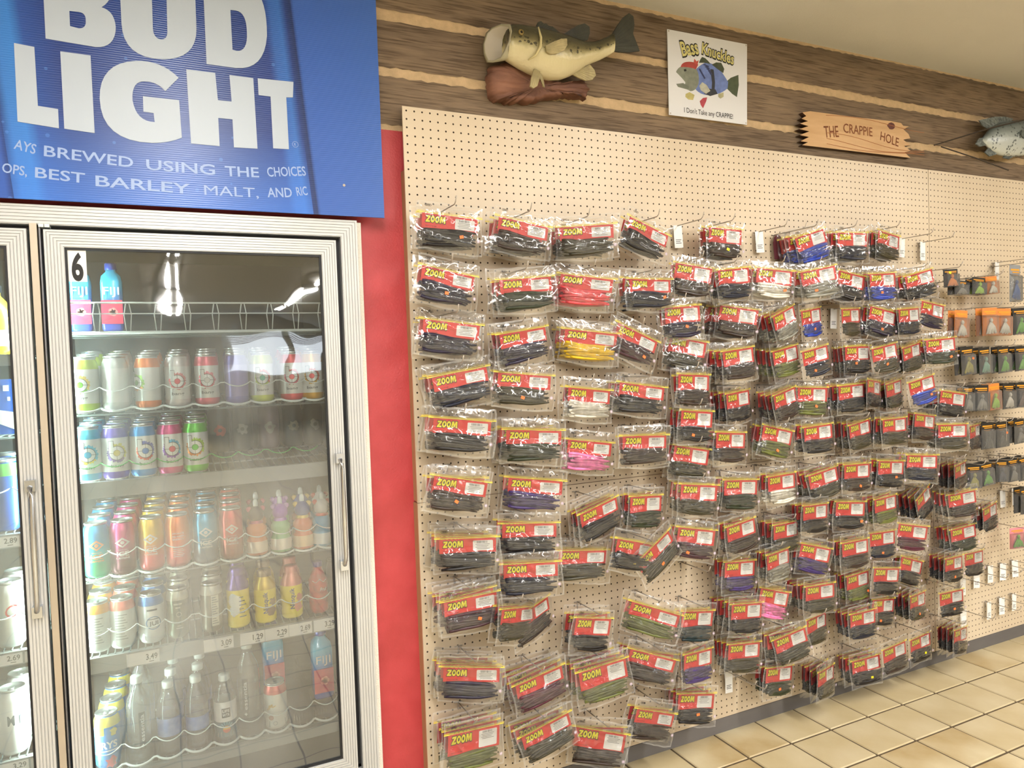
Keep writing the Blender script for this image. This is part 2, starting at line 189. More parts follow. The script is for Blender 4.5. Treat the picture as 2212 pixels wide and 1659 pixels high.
BAGS = [
 (0.099, 1.892, -4, -5, 'L', 'black', 2, 'o', 0.115, 0),
 (0.344, 1.886, -1, -9, 'L', 'brown', 2, '-', 0.115, 0),
 (0.556, 1.88, -31, 1, 'L', 'olive', 2, '-', 0.139, 0),
 (0.821, 1.895, 3, -19, 'L', 'black', 1, '-', 0.115, 0),
 (0.079, 1.725, 5, -10, 'L', 'purple', 1, 'o', 0.139, 0),
 (0.33, 1.708, -5, 4, 'L', 'green', 2, '-', 0.139, 0),
 (0.569, 1.72, -30, -9, 'L', 'hotpink', 2, '-', 0.115, 0),
 (0.8, 1.712, 2, 0, 'L', 'navy', 2, 'o', 0.139, 0),
 (0.092, 1.576, -10, -8, 'L', 'purple', 2, '-', 0.115, 0),
 (0.314, 1.546, 7, 8, 'L', 'purple', 2, '-', 0.139, 0),
 (0.578, 1.541, -27, -8, 'L', 'yellow', 2, '-', 0.115, 0),
 (0.745, 1.534, 1, -23, 'L', 'maroon', 1, 'o', 0.139, 0),
 (0.109, 1.426, -6, 9, 'L', 'navy', 3, '-', 0.115, 0),
 (0.317, 1.411, -9, -6, 'L', 'olive', 1, 'o', 0.139, 0),
 (0.549, 1.354, 7, -7, 'L', 'white', 1, '-', 0.139, 0),
 (0.774, 1.356, -7, -9, 'L', 'black', 2, '-', 0.115, 0),
 (0.105, 1.284, -21, -6, 'L', 'black', 3, '-', 0.139, 0),
 (0.342, 1.235, -24, -3, 'L', 'green', 3, '-', 0.139, 0),
 (0.56, 1.181, 2, -9, 'L', 'pink', 1, '-', 0.115, 0),
 (0.76, 1.186, -3, -3, 'L', 'brown', 1, '-', 0.139, 0),
 (0.094, 1.107, -1, -13, 'L', 'brown', 2, 'o', 0.139, 0),
 (0.355, 1.076, -26, -6, 'L', 'violet', 1, '-', 0.115, 0),
 (0.569, 0.971, 13, 11, 'L', 'black', 2, '-', 0.139, 0),
 (0.776, 0.976, 6, -5, 'S', 'green', 2, '-', 0.115, 0),
 (0.116, 0.921, -20, -1, 'L', 'black', 3, '-', 0.115, 0),
 (0.327, 0.939, -20, -2, 'L', 'black', 1, '-', 0.115, 0),
 (0.315, 0.82, -17, -1, 'L', 'navy', 1, '-', 0.139, 0),
 (0.52, 0.825, -6, -6, 'L', 'olive', 1, '-', 0.115, 0),
 (0.715, 0.831, 6, -17, 'L', 'black', 1, '-', 0.139, 0),
 (0.781, 0.806, 7, 30, 'L', 'olive', 0, 'o', 0.139, 0),
 (0.109, 0.749, 1, 1, 'L', 'maroon', 3, 'o', 0.139, 0),
 (0.267, 0.688, 27, -13, 'L', 'olive', 1, '-', 0.139, 0),
 (0.323, 0.669, 23, 10, 'L', 'brown', 0, '-', 0.115, 0),
 (0.553, 0.594, 1, -12, 'S', 'black', 2, '-', 0.115, 0),
 (0.789, 0.591, -26, -18, 'L', 'moss', 1, '-', 0.139, 0),
 (0.985, 0.54, 0, -9, 'S', 'teal', 1, '-', 0.115, 0),
 (0.114, 0.524, -22, -4, 'L', 'purple', 3, '-', 0.115, 0),
 (0.342, 0.449, 2, 9, 'L', 'plum', 3, '-', 0.115, 0),
 (0.564, 0.443, -7, 7, 'T', 'moss', 3, '-', 0.139, 0),
 (0.789, 0.423, -17, -19, 'L', 'brown', 2, '-', 0.115, 0),
 (0.961, 0.407, 8, -4, 'S', 'violet', 1, '-', 0.139, 0),
 (0.105, 0.344, 3, -4, 'T', 'moss', 3, '-', 0.139, 0),
 (0.346, 0.299, -2, 14, 'L', 'olive', 2, '-', 0.139, 0),
 (0.569, 0.211, -24, -12, 'T', 'brown', 1, '-', 0.115, 0),
 (0.774, 0.238, 3, -21, 'L', 'brown', 1, '-', 0.139, 0),
 (0.97, 0.244, -12, -7, 'S', 'black', 2, 'o', 0.115, 0),
 (1.155, 1.902, -5, -3, 'S', 'brown', 1, 'y', 0.115, 1),
 (1.569, 1.902, -8, 17, 'S', 'blue', 1, '-', 0.115, 2),
 (1.775, 1.909, -8, 0, 'S', 'navy', 1, '-', 0.139, 2),
 (1.009, 1.766, -14, -9, 'S', 'brown', 1, '-', 0.115, 0),
 (1.165, 1.755, -2, 5, 'S', 'navy', 1, '-', 0.139, 1),
 (1.389, 1.76, -19, -7, 'S', 'white', 1, 'o', 0.115, 1),
 (1.581, 1.763, -21, 10, 'S', 'grey', 1, 'o', 0.139, 1),
 (1.798, 1.753, -2, -10, 'S', 'black', 1, '-', 0.115, 1),
 (0.931, 1.62, -6, 3, 'S', 'purple', 1, 'o', 0.139, 0),
 (1.213, 1.618, -28, -10, 'S', 'brown', 2, '-', 0.115, 1),
 (1.401, 1.603, 11, 18, 'S', 'grey', 1, '-', 0.139, 2),
 (1.568, 1.611, 13, 7, 'S', 'blue', 0, 'o', 0.115, 0),
 (1.757, 1.611, 13, 2, 'S', 'olive', 0, '-', 0.139, 0),
 (0.976, 1.508, -14, -12, 'S', 'olive', 1, '-', 0.115, 0),
 (1.176, 1.466, -1, 6, 'S', 'brown', 2, '-', 0.139, 1),
 (1.429, 1.464, 5, 10, 'S', 'moss', 1, '-', 0.115, 2),
 (1.558, 1.46, 2, 10, 'S', 'navy', 0, 'o', 0.139, 0),
 (2.02, 1.921, 4, -8, 'S', 'olive', 1, '-', 0.115, 1),
 (1.944, 1.753, -3, 3, 'S', 'blue', 1, 'o', 0.139, 1),
 (2.195, 1.763, -12, 14, 'S', 'black', 1, '-', 0.115, 1),
 (1.98, 1.61, -6, -12, 'S', 'purple', 1, 'o', 0.115, 1),
 (2.101, 1.611, 4, 3, 'S', 'navy', 1, '-', 0.139, 1),
 (2.254, 1.633, -1, -9, 'S', 'purple', 0, '-', 0.139, 0),
 (1.822, 1.462, 0, 0, 'S', 'black', 1, 'o', 0.115, 2),
 (1.945, 1.46, -2, 9, 'S', 'olive', 0, 'o', 0.139, 0),
 (2.145, 1.459, 9, 9, 'S', 'olive', 1, '-', 0.115, 1),
 (2.298, 1.482, -15, 4, 'S', 'green', 1, 'o', 0.139, 1),
 (0.975, 1.383, 3, -4, 'S', 'brown', 1, '-', 0.139, 0),
 (1.193, 1.311, 13, 4, 'S', 'black', 2, '-', 0.115, 2),
 (1.398, 1.304, 11, 11, 'S', 'brown', 1, '-', 0.139, 2),
 (1.57, 1.309, -6, -3, 'S', 'moss', 1, 'o', 0.115, 1),
 (1.754, 1.311, -1, 2, 'S', 'black', 1, '-', 0.139, 1),
 (0.985, 1.255, 1, -6, 'S', 'black', 2, 'o', 0.139, 0),
 (1.135, 1.168, 3, -5, 'S', 'brown', 1, '-', 0.139, 1),
 (1.388, 1.164, -4, -14, 'S', 'moss', 1, 'o', 0.115, 2),
 (1.567, 1.163, -3, 3, 'S', 'black', 1, '-', 0.139, 1),
 (0.979, 1.125, -9, -11, 'S', 'olive', 1, '-', 0.115, 0),
 (0.987, 0.995, -12, -6, 'S', 'olive', 2, '-', 0.139, 0),
 (1.199, 0.987, -8, -4, 'S', 'green', 1, '-', 0.115, 1),
 (1.373, 0.992, 2, 1, 'S', 'white', 1, '-', 0.139, 1),
 (1.612, 0.979, -6, 11, 'S', 'olive', 1, '-', 0.115, 2),
 (1.545, 0.859, 5, -3, 'S', 'black', 1, '-', 0.139, 1),
 (1.883, 1.323, 20, -6, 'S', 'black', 1, '-', 0.139, 1),
 (2.032, 1.31, 14, 6, 'S', 'olive', 1, '-', 0.115, 1),
 (2.168, 1.317, -6, 12, 'S', 'blue', 0, 'o', 0.139, 0),
 (2.416, 1.248, -8, -9, 'S', 'black', 1, '-', 0.115, 2),
 (1.824, 1.156, 7, 7, 'S', 'olive', 1, '-', 0.115, 2),
 (2.001, 1.161, 0, 1, 'S', 'olive', 1, '-', 0.139, 2),
 (2.226, 1.161, 4, -8, 'S', 'brown', 1, '-', 0.115, 1),
 (2.371, 1.111, -15, -1, 'S', 'olive', 1, '-', 0.139, 1),
 (2.564, 1.094, 16, 0, 'S', 'brown', 0, '-', 0.115, 0),
 (1.778, 0.994, -1, -2, 'S', 'brown', 1, 'o', 0.139, 1),
 (2.01, 0.982, -4, -5, 'S', 'black', 1, 'o', 0.115, 2),
 (2.171, 0.995, -17, -3, 'S', 'navy', 1, '-', 0.139, 1),
 (2.42, 0.936, 17, 2, 'S', 'brown', 1, '-', 0.139, 2),
 (1.767, 0.84, -9, -5, 'S', 'black', 1, 'o', 0.115, 1),
 (1.938, 0.844, 4, 2, 'S', 'moss', 1, '-', 0.139, 1),
 (2.206, 0.829, 14, 19, 'S', 'black', 1, '-', 0.115, 2),
 (2.425, 0.809, -14, 6, 'S', 'brown', 1, '-', 0.139, 2),
 (2.622, 0.727, 11, 5, 'S', 'black', 1, '-', 0.139, 1),
 (0.991, 0.834, -17, -9, 'S', 'maroon', 1, 'o', 0.115, 0),
 (1.169, 0.838, 3, 7, 'S', 'brown', 1, '-', 0.139, 1),
 (1.415, 0.8, 6, -1, 'S', 'olive', 1, '-', 0.115, 2),
 (1.347, 0.705, 12, 1, 'S', 'grey', 1, '-', 0.139, 1),
 (1.573, 0.689, -10, -15, 'S', 'violet', 1, '-', 0.115, 1),
 (1.185, 0.688, -1, -5, 'S', 'violet', 1, '-', 0.115, 1),
 (1.354, 0.552, -3, -16, 'S', 'pink', 1, '-', 0.115, 1),
 (1.191, 0.537, -2, -6, 'S', 'black', 2, '-', 0.139, 2),
 (1.561, 0.545, -5, -1, 'S', 'olive', 1, '-', 0.139, 3),
 (1.394, 0.386, -11, 14, 'S', 'olive', 1, '-', 0.139, 2),
 (1.564, 0.415, 13, 0, 'S', 'olive', 0, '-', 0.115, 0),
 (1.196, 0.381, -5, -5, 'S', 'olive', 2, '-', 0.115, 1),
 (1.366, 0.256, 3, -8, 'S', 'green', 1, 'o', 0.115, 1),
 (1.583, 0.212, 18, -4, 'S', 'olive', 1, '-', 0.139, 2),
 (1.758, 0.689, -2, 1, 'S', 'brown', 1, '-', 0.139, 2),
 (1.949, 0.695, -3, -1, 'S', 'navy', 0, 'o', 0.115, 0),
 (2.109, 0.707, -15, -10, 'S', 'plum', 0, '-', 0.139, 0),
 (2.467, 0.647, -9, 6, 'S', 'green', 1, '-', 0.115, 2),
 (2.13, 0.555, 1, -18, 'S', 'black', 1, '-', 0.115, 1),
 (2.367, 0.533, 7, -3, 'S', 'black', 1, 'o', 0.139, 2),
 (2.543, 0.525, 3, -1, 'S', 'black', 0, '-', 0.115, 0),
 (1.798, 0.545, 5, 1, 'S', 'moss', 1, 'o', 0.115, 1),
 (1.941, 0.551, -3, -8, 'S', 'black', 0, '-', 0.139, 0),
 (1.948, 0.415, 3, -8, 'S', 'black', 1, 'o', 0.115, 1),
 (2.127, 0.413, 13, -3, 'S', 'olive', 1, 'o', 0.139, 2),
 (2.383, 0.374, -5, 1, 'S', 'black', 0, 'o', 0.115, 0),
 (1.795, 0.397, -1, 0, 'S', 'navy', 1, '-', 0.139, 2),
 (2.405, 0.212, 14, -7, 'S', 'black', 1, '-', 0.139, 2),
 (1.836, 0.192, -8, 4, 'S', 'black', 1, 'y', 0.115, 2),
 (1.976, 0.223, 1, 5, 'S', 'brown', 0, '-', 0.139, 0),
 (2.172, 0.216, 4, 3, 'S', 'black', 0, 'y', 0.115, 0),
]
# 299

# ------------------------------------------------------------ helpers
def lin(h, a=1.0):
    h = h.lstrip('#')
    c = [int(h[i:i + 2], 16) / 255 for i in (0, 2, 4)]
    return tuple([(x / 12.92 if x <= .04045 else ((x + .055) / 1.055) ** 2.4) for x in c]) + (a,)

MATS = {}
def mat(name, col='#808080', rough=.5, metal=0.0, var=0.0, vscale=8.0, stretch=(1, 1, 1), bump=0.0, bscale=60.0,
        spec=.5, emit=None, estr=0.0, col2=None):
    """principled material with a noise-driven colour variation and fine relief"""
    if name in MATS:
        return MATS[name]
    m = bpy.data.materials.new(name); m.use_nodes = True
    nt = m.node_tree; b = nt.nodes['Principled BSDF']
    c = lin(col)
    b.inputs['Base Color'].default_value = c
    b.inputs['Roughness'].default_value = rough
    b.inputs['Metallic'].default_value = metal
    b.inputs['Specular IOR Level'].default_value = spec
    if emit:
        b.inputs['Emission Color'].default_value = lin(emit)
        b.inputs['Emission Strength'].default_value = estr
    if var or col2 or bump:
        tc = nt.nodes.new('ShaderNodeTexCoord'); mp = nt.nodes.new('ShaderNodeMapping')
        nt.links.new(tc.outputs['Object'], mp.inputs[0])
        mp.inputs['Scale'].default_value = stretch
    if var or col2:
        n = nt.nodes.new('ShaderNodeTexNoise'); n.inputs['Scale'].default_value = vscale
        n.inputs['Detail'].default_value = 4
        nt.links.new(mp.outputs[0], n.inputs[0])
        r = nt.nodes.new('ShaderNodeValToRGB')
        d = lin(col2) if col2 else tuple(x * (1 - var) for x in c[:3]) + (1,)
        r.color_ramp.elements[0].position = .32; r.color_ramp.elements[0].color = d
        r.color_ramp.elements[1].position = .68; r.color_ramp.elements[1].color = c
        nt.links.new(n.outputs['Fac'], r.inputs[0]); nt.links.new(r.outputs[0], b.inputs['Base Color'])
    if bump:
        n2 = nt.nodes.new('ShaderNodeTexNoise'); n2.inputs['Scale'].default_value = bscale
        bp = nt.nodes.new('ShaderNodeBump'); bp.inputs['Strength'].default_value = bump
        bp.inputs['Distance'].default_value = .004
        nt.links.new(mp.outputs[0], n2.inputs[0]); nt.links.new(n2.outputs['Fac'], bp.inputs['Height'])
        nt.links.new(bp.outputs[0], b.inputs['Normal'])
    MATS[name] = m
    return m

def node_mat(name):
    m = bpy.data.materials.new(name); m.use_nodes = True
    nt = m.node_tree; nt.nodes.clear()
    out = nt.nodes.new('ShaderNodeOutputMaterial')
    MATS[name] = m
    return m, nt, out

def N(nt, kind, **kw):
    n = nt.nodes.new(kind)
    for k, v in kw.items():
        if k in n.inputs: n.inputs[k].default_value = v
        else: setattr(n, k, v)
    return n

def math_node(nt, op, a, b=None):
    n = nt.nodes.new('ShaderNodeMath'); n.operation = op
    for i, x in enumerate((a, b)):
        if x is None: continue
        if isinstance(x, (int, float)): n.inputs[i].default_value = x
        else: nt.links.new(x, n.inputs[i])
    return n.outputs[0]

class MB:
    """collects shapes into one mesh"""
    def __init__(s): s.v = []; s.f = []; s.m = []
    def add(s, v, f, mi=0):
        k = len(s.v); s.v += [tuple(x) for x in v]
        s.f += [tuple(i + k for i in q) for q in f]; s.m += [mi] * len(f); return s
    def box(s, x0, x1, y0, y1, z0, z1, mi=0):
        v = [(x, y, z) for x in (x0, x1) for y in (y0, y1) for z in (z0, z1)]
        return s.add(v, [(0, 1, 3, 2), (4, 6, 7, 5), (0, 4, 5, 1), (2, 3, 7, 6), (0, 2, 6, 4), (1, 5, 7, 3)], mi)
    def tube(s, pts, r, n=6, mi=0, cap=True):
        pts = [Vector(q) for q in pts]; rs = r if isinstance(r, (list, tuple)) else [r] * len(pts)
        v = []; f = []
        up = Vector((0.13, 0.31, 0.94)).normalized()
        for i, q in enumerate(pts):
            t = (pts[min(i + 1, len(pts) - 1)] - pts[max(i - 1, 0)]).normalized()
            a = t.cross(up)
            if a.length < .1: a = t.cross(Vector((1, 0, 0)))
            a.normalize(); b = t.cross(a)
            for k in range(n):
                w = 2 * math.pi * k / n
                v.append(q + (a * math.cos(w) + b * math.sin(w)) * rs[i])
        for i in range(len(pts) - 1):
            for k in range(n):
                f.append((i * n + k, i * n + (k + 1) % n, (i + 1) * n + (k + 1) % n, (i + 1) * n + k))
        if cap:
            f.append(tuple(range(n - 1, -1, -1))); f.append(tuple((len(pts) - 1) * n + k for k in range(n)))
        return s.add(v, f, mi)
    def lathe(s, prof, n=24, mi=0, sq=0.0, cap=True):
        """prof: (r, z) from bottom to top; sq>0 makes the section a rounded square"""
        v = []; f = []
        for r, z in prof:
            for k in range(n):
                w = 2 * math.pi * k / n + math.pi / n
                c, d = math.cos(w), math.sin(w)
                g = 1.0
                if sq: g = (1 - sq) + sq / max(abs(c), abs(d)) * .93
                v.append((r * g * c, r * g * d, z))
        for i in range(len(prof) - 1):
            for k in range(n):
                f.append((i * n + k, i * n + (k + 1) % n, (i + 1) * n + (k + 1) % n, (i + 1) * n + k))
        if cap:
            f.append(tuple(range(n - 1, -1, -1))); f.append(tuple((len(prof) - 1) * n + k for k in range(n)))
        return s.add(v, f, mi)
    def prism(s, poly, y0, y1, mi=0, side=None):
        """outline (x, z) extruded from y0 (front) to y1 (back)"""
        n = len(poly)
        a = sum(poly[i][0] * poly[(i + 1) % n][1] - poly[(i + 1) % n][0] * poly[i][1] for i in range(n))
        if a < 0: poly = poly[::-1]
        v = [(x, y0, z) for x, z in poly] + [(x, y1, z) for x, z in poly]
        s.add(v, [tuple(range(n)), tuple(range(2 * n - 1, n - 1, -1))], mi)
        s.add(v, [(i, i + n, (i + 1) % n + n, (i + 1) % n) for i in range(n)], mi if side is None else side)
        return s
    def mesh_in(s, me, M=None, mi=0):
        v = [(M @ x.co if M else x.co) for x in me.vertices]
        return s.add(v, [tuple(p.vertices) for p in me.polygons], mi)
    def polar(s, cx, cz, r0, r1, y=0.0, n=24, rings=4, mi=0, wob=0.0, a0=0.0, a1=2 * math.pi, seed=0):
        rr = random.Random(seed); v = []; f = []
        full = abs(a1 - a0 - 2 * math.pi) < 1e-6
        cols = n if full else n + 1
        wv = [1 + wob * rr.uniform(-1, 1) for _ in range(cols)]
        for i in range(rings + 1):
            r = r0 + (r1 - r0) * i / rings
            for k in range(cols):
                w = a0 + (a1 - a0) * k / n
                q = r * (wv[k] if i == rings else 1)
                v.append((cx + q * math.cos(w), y, cz + q * math.sin(w)))
        for i in range(rings):
            for k in range(n):
                k2 = (k + 1) % cols
                f.append((i * cols + k, (i + 1) * cols + k, (i + 1) * cols + k2, i * cols + k2))
        return s.add(v, f, mi)
    def strip(s, x0, x1, y0, y1, z0, z1, mi=0):
        n = max(1, math.ceil((x1 - x0) / .003)); v = []
        for i in range(n + 1):
            x = x0 + (x1 - x0) * i / n; v += [(x, y0, z0), (x, y0, z1)]
        return s.add(v, [(2 * i, 2 * i + 2, 2 * i + 3, 2 * i + 1) for i in range(n)], mi)
    def wrap(s, r):
        """bend a drawing in the xz plane round a cylinder of radius r; its -y is the height above the wall of the cylinder"""
        s.v = [((r - y) * math.sin(x / r), -(r - y) * math.cos(x / r), z) for x, y, z in s.v]; return s
    def mesh(s, name, mats, smooth=False):
        me = bpy.data.meshes.new(name); me.from_pydata(s.v, [], s.f)
        for m in (mats if isinstance(mats, (list, tuple)) else [mats]): me.materials.append(m)
        if any(s.m): me.polygons.foreach_set('material_index', s.m)
        if smooth: me.polygons.foreach_set('use_smooth', [True] * len(s.f))
        me.update(); return me

def ob(name, me, parent=None, loc=(0, 0, 0), rot=(0, 0, 0), label=None, cat=None, group=None, kind=None, m=None):
    o = bpy.data.objects.new(name, me); COL.objects.link(o)
    o.location = loc; o.rotation_euler = rot
    if parent: o.parent = parent
    if label: o['label'] = label
    if cat: o['category'] = cat
    if group: o['group'] = group
    if kind: o['kind'] = kind
    if m:
        o.material_slots[0].link = 'OBJECT'; o.material_slots[0].material = m
    return o

def thing(name, loc, label, cat, group=None, rot=(0, 0, 0)):
    return ob(name, None, None, loc, rot, label, cat, group)

def curve_mesh(cu):
    o = bpy.data.objects.new('tmp', cu); COL.objects.link(o)
    dg = bpy.context.evaluated_depsgraph_get()
    me = bpy.data.meshes.new_from_object(o.evaluated_get(dg))
    bpy.data.objects.remove(o); bpy.data.curves.remove(cu)
    for v in me.vertices:
        x, y, z = v.co; v.co = (x, -z, y)
    return me

TXT = {}
def text_raw(s, bold=0.0, shear=0.0, res=3):
    """lettering standing in the xz plane, cap height 1, left edge at 0"""
    k = (s, bold, shear, res)
    if k not in TXT:
        cu = bpy.data.curves.new('t', 'FONT'); cu.body = s; cu.offset = bold; cu.shear = shear
        cu.resolution_u = res; cu.fill_mode = 'FRONT'
        me = curve_mesh(cu)
        x0 = min(v.co.x for v in me.vertices); x1 = max(v.co.x for v in me.vertices)
        for v in me.vertices: v.co = ((v.co.x - x0) / .729, 0, v.co.z / .729)
        TXT[k] = (me, (x1 - x0) / .729)
    return TXT[k]

def text_at(mb, s, x0, z0, w, h, y, ang=0.0, mi=0, bold=0.0, shear=0.0, res=3):
    """fit a word into width w, cap height h, baseline starting at x0, z0"""
    me, W = text_raw(s, bold, shear, res)
    M = Matrix.Translation((x0, y, z0)) @ Matrix.Rotation(-ang, 4, 'Y') @ Matrix.Diagonal((w / W, 1, h, 1))
    mb.mesh_in(me, M, mi)
    return mb

def word(mb, s, x0, z0, x1, z1, h, y, mi=0, **k):
    return text_at(mb, s, x0, z0, math.hypot(x1 - x0, z1 - z0), h, y, math.atan2(z1 - z0, x1 - x0), mi, **k)

def holed(contours, depth):
    cu = bpy.data.curves.new('c', 'CURVE'); cu.dimensions = '2D'; cu.fill_mode = 'BOTH'; cu.extrude = depth
    for c in contours:
        sp = cu.splines.new('POLY'); sp.points.add(len(c) - 1); sp.use_cyclic_u = True
        for p, (x, z) in zip(sp.points, c): p.co = (x, z, 0, 1)
    return curve_mesh(cu)

def ordinal(n):
    return ['first', 'second', 'third', 'fourth', 'fifth', 'sixth', 'seventh', 'eighth', 'ninth', 'tenth', 'eleventh',
            'twelfth', 'thirteenth', 'fourteenth', 'fifteenth', 'sixteenth', 'seventeenth', 'eighteenth', 'nineteenth', 'twentieth', 'twenty-first', 'twenty-second',
            'twenty-third', 'twenty-fourth', 'twenty-fifth', 'twenty-sixth', 'twenty-seventh', 'twenty-eighth'][n - 1]

# ------------------------------------------------------------ materials
STEEL = mat('steel_wire', '#b3a89a', .4, .25)
ALU = mat('anodised_aluminium', '#c8c8c6', .38, .3, var=.06, vscale=3)
CHROME = mat('chrome', '#c6cad0', .22, .9)
BLACK = mat('black_gasket', '#16171a', .55)
WHITE = mat('white_paper', '#efeeea', .6)
WHITEPL = mat('white_plastic', '#dfe6e2', .4)
INK = mat('black_ink', '#1b1a1a', .6)
RED = mat('red_card', '#e0332b', .45, var=.06, vscale=30)
YELLOW = mat('yellow_ink', '#f2e21e', .5)
ZIP = mat('yellow_zip', '#f0d64a', .4)
ORANGE = mat('orange_sticker', '#ff7a3c', .55)
LEMON = mat('yellow_sticker', '#f6e11c', .55)
MAROONINK = mat('dark_red_ink', '#7a1512', .6)
SILVER = mat('can_silver', '#c3c7c6', .28, .85)
DARKMETAL = mat('dark_can_top', '#6d716f', .3, .8)

def film_mat(name, tint, haze, gloss, rough, bs, bstr):
    m, nt, out = node_mat(name)
    tc = N(nt, 'ShaderNodeTexCoord'); geo = N(nt, 'ShaderNodeObjectInfo')
    off = N(nt, 'ShaderNodeVectorMath', operation='ADD')
    sc = N(nt, 'ShaderNodeVectorMath', operation='SCALE'); sc.inputs['Scale'].default_value = 3.0
    comb = N(nt, 'ShaderNodeCombineXYZ')
    for i in range(3): nt.links.new(geo.outputs['Random'], comb.inputs[i])
    nt.links.new(comb.outputs[0], sc.inputs[0])
    nt.links.new(tc.outputs['Object'], off.inputs[0]); nt.links.new(sc.outputs[0], off.inputs[1])
    n1 = N(nt, 'ShaderNodeTexNoise'); n1.inputs['Scale'].default_value = bs; n1.inputs['Detail'].default_value = 3
    n1.inputs['Distortion'].default_value = 1.4
    nt.links.new(off.outputs[0], n1.inputs[0])
    ridge = math_node(nt, 'ABSOLUTE', math_node(nt, 'SUBTRACT', n1.outputs['Fac'], .5))
    bp = N(nt, 'ShaderNodeBump'); bp.inputs['Strength'].default_value = bstr; bp.inputs['Distance'].default_value = .02
    nt.links.new(ridge, bp.inputs['Height'])
    fr = N(nt, 'ShaderNodeFresnel'); fr.inputs['IOR'].default_value = 1.5
    gl = N(nt, 'ShaderNodeBsdfGlossy'); gl.inputs['Roughness'].default_value = rough
    nt.links.new(bp.outputs[0], gl.inputs['Normal'])
    tr = N(nt, 'ShaderNodeBsdfTransparent'); tr.inputs[0].default_value = lin(tint)
    df = N(nt, 'ShaderNodeBsdfDiffuse'); df.inputs[0].default_value = (.9, .9, .9, 1)
    m1 = N(nt, 'ShaderNodeMixShader'); m1.inputs[0].default_value = haze
    nt.links.new(tr.outputs[0], m1.inputs[1]); nt.links.new(df.outputs[0], m1.inputs[2])
    m2 = N(nt, 'ShaderNodeMixShader')
    fac = math_node(nt, 'MINIMUM', math_node(nt, 'MULTIPLY', fr.outputs[0], gloss), .9)
    nt.links.new(fac, m2.inputs[0]); nt.links.new(m1.outputs[0], m2.inputs[1]); nt.links.new(gl.outputs[0], m2.inputs[2])
    nt.links.new(m2.outputs[0], out.inputs[0])
    return m

def film_plain(name, tint, haze, gloss, rough):
    """clear film whose creases are in the mesh itself"""
    m, nt, out = node_mat(name)
    fr = N(nt, 'ShaderNodeFresnel'); fr.inputs['IOR'].default_value = 1.5
    gl = N(nt, 'ShaderNodeBsdfGlossy'); gl.inputs['Roughness'].default_value = rough
    tr = N(nt, 'ShaderNodeBsdfTransparent'); tr.inputs[0].default_value = lin(tint)
    df = N(nt, 'ShaderNodeBsdfDiffuse'); df.inputs[0].default_value = (.9, .9, .9, 1)
    m1 = N(nt, 'ShaderNodeMixShader'); m1.inputs[0].default_value = haze
    nt.links.new(tr.outputs[0], m1.inputs[1]); nt.links.new(df.outputs[0], m1.inputs[2])
    m2 = N(nt, 'ShaderNodeMixShader')
    nt.links.new(math_node(nt, 'MINIMUM', math_node(nt, 'MULTIPLY', fr.outputs[0], gloss), .8), m2.inputs[0])
    nt.links.new(m1.outputs[0], m2.inputs[1]); nt.links.new(gl.outputs[0], m2.inputs[2]); nt.links.new(m2.outputs[0], out.inputs[0])
    return m
FILM = film_plain('clear_bag_film', '#fdfcfa', .038, 1.6, .065)
SEAM = film_plain('sealed_film_edge', '#fbfaf8', .15, 1.8, .09)
PET = film_mat('clear_bottle_plastic', '#e4ecea', .10, 1.6, .08, 9.0, .2)
BLISTER = film_mat('clear_blister_plastic', '#f4f2ec', .10, 1.3, .1, 14.0, .25)

# ------------------------------------------------------------ room
def wall_mat(name, c1, c2, rough, bump, bscale):
    return mat(name, c1, rough, col2=c2, vscale=2.3, bump=bump, bscale=bscale)
REDWALL = mat('red_painted_wall', '#c4464a', .42, col2='#b83e41', vscale=14, bump=.25, bscale=160)
CHINK = mat('tan_chinking', '#d2b48c', .9, var=.18, vscale=40, bump=.6, bscale=220)
CEIL = mat('beige_ceiling_paint', '#e6e2da', .85, var=.04, vscale=3, bump=.35, bscale=260)
PLAIN = mat('cream_wall_paint', '#cbb994', .7, var=.05, vscale=1.5)
X0, X1, YB = -5.0, 8.0, -18.5
ZC = H + .474

def floor_mat():
    m, nt, out = node_mat('floor_tile_pattern')
    b = N(nt, 'ShaderNodeBsdfPrincipled'); b.inputs['Roughness'].default_value = .38
    tc = N(nt, 'ShaderNodeTexCoord'); sx = N(nt, 'ShaderNodeSeparateXYZ'); nt.links.new(tc.outputs['Object'], sx.inputs[0])
    def line(o, off):
        t = math_node(nt, 'FRACT', math_node(nt, 'DIVIDE', math_node(nt, 'ADD', o, 20.5 * .205 - off), .205))
        return math_node(nt, 'LESS_THAN', t, .032)
    g = math_node(nt, 'MAXIMUM', line(sx.outputs[0], .938 + .1), line(sx.outputs[1], -.185 + .1))
    n = N(nt, 'ShaderNodeTexNoise'); n.inputs['Scale'].default_value = 4
    nt.links.new(tc.outputs['Object'], n.inputs[0])
    cr = N(nt, 'ShaderNodeValToRGB'); cr.color_ramp.elements[0].color = lin('#b3a380'); cr.color_ramp.elements[1].color = lin('#c6b894')
    nt.links.new(n.outputs['Fac'], cr.inputs[0])
    mx = N(nt, 'ShaderNodeMix'); mx.data_type = 'RGBA'
    nt.links.new(g, mx.inputs[0]); nt.links.new(cr.outputs[0], mx.inputs[6]); mx.inputs[7].default_value = lin('#4d3f2c')
    nt.links.new(mx.outputs[2], b.inputs['Base Color']); nt.links.new(b.outputs[0], out.inputs[0])
    return m
TX0, TX1, TY0, TY1 = .938 - .205 * 4, .938 + .205 * 16, -.185 - .205 * 6, .02   # zone laid with single tiles
FLM = floor_mat()
GROUT = mat('dark_grout', '#5a4a34', .9, var=.3, vscale=30)
fl = MB()
fl.box(X0, X1, YB, TY0, -.1, 0); fl.box(X0, TX0, TY0, .9, -.1, 0); fl.box(TX1, X1, TY0, .9, -.1, 0)
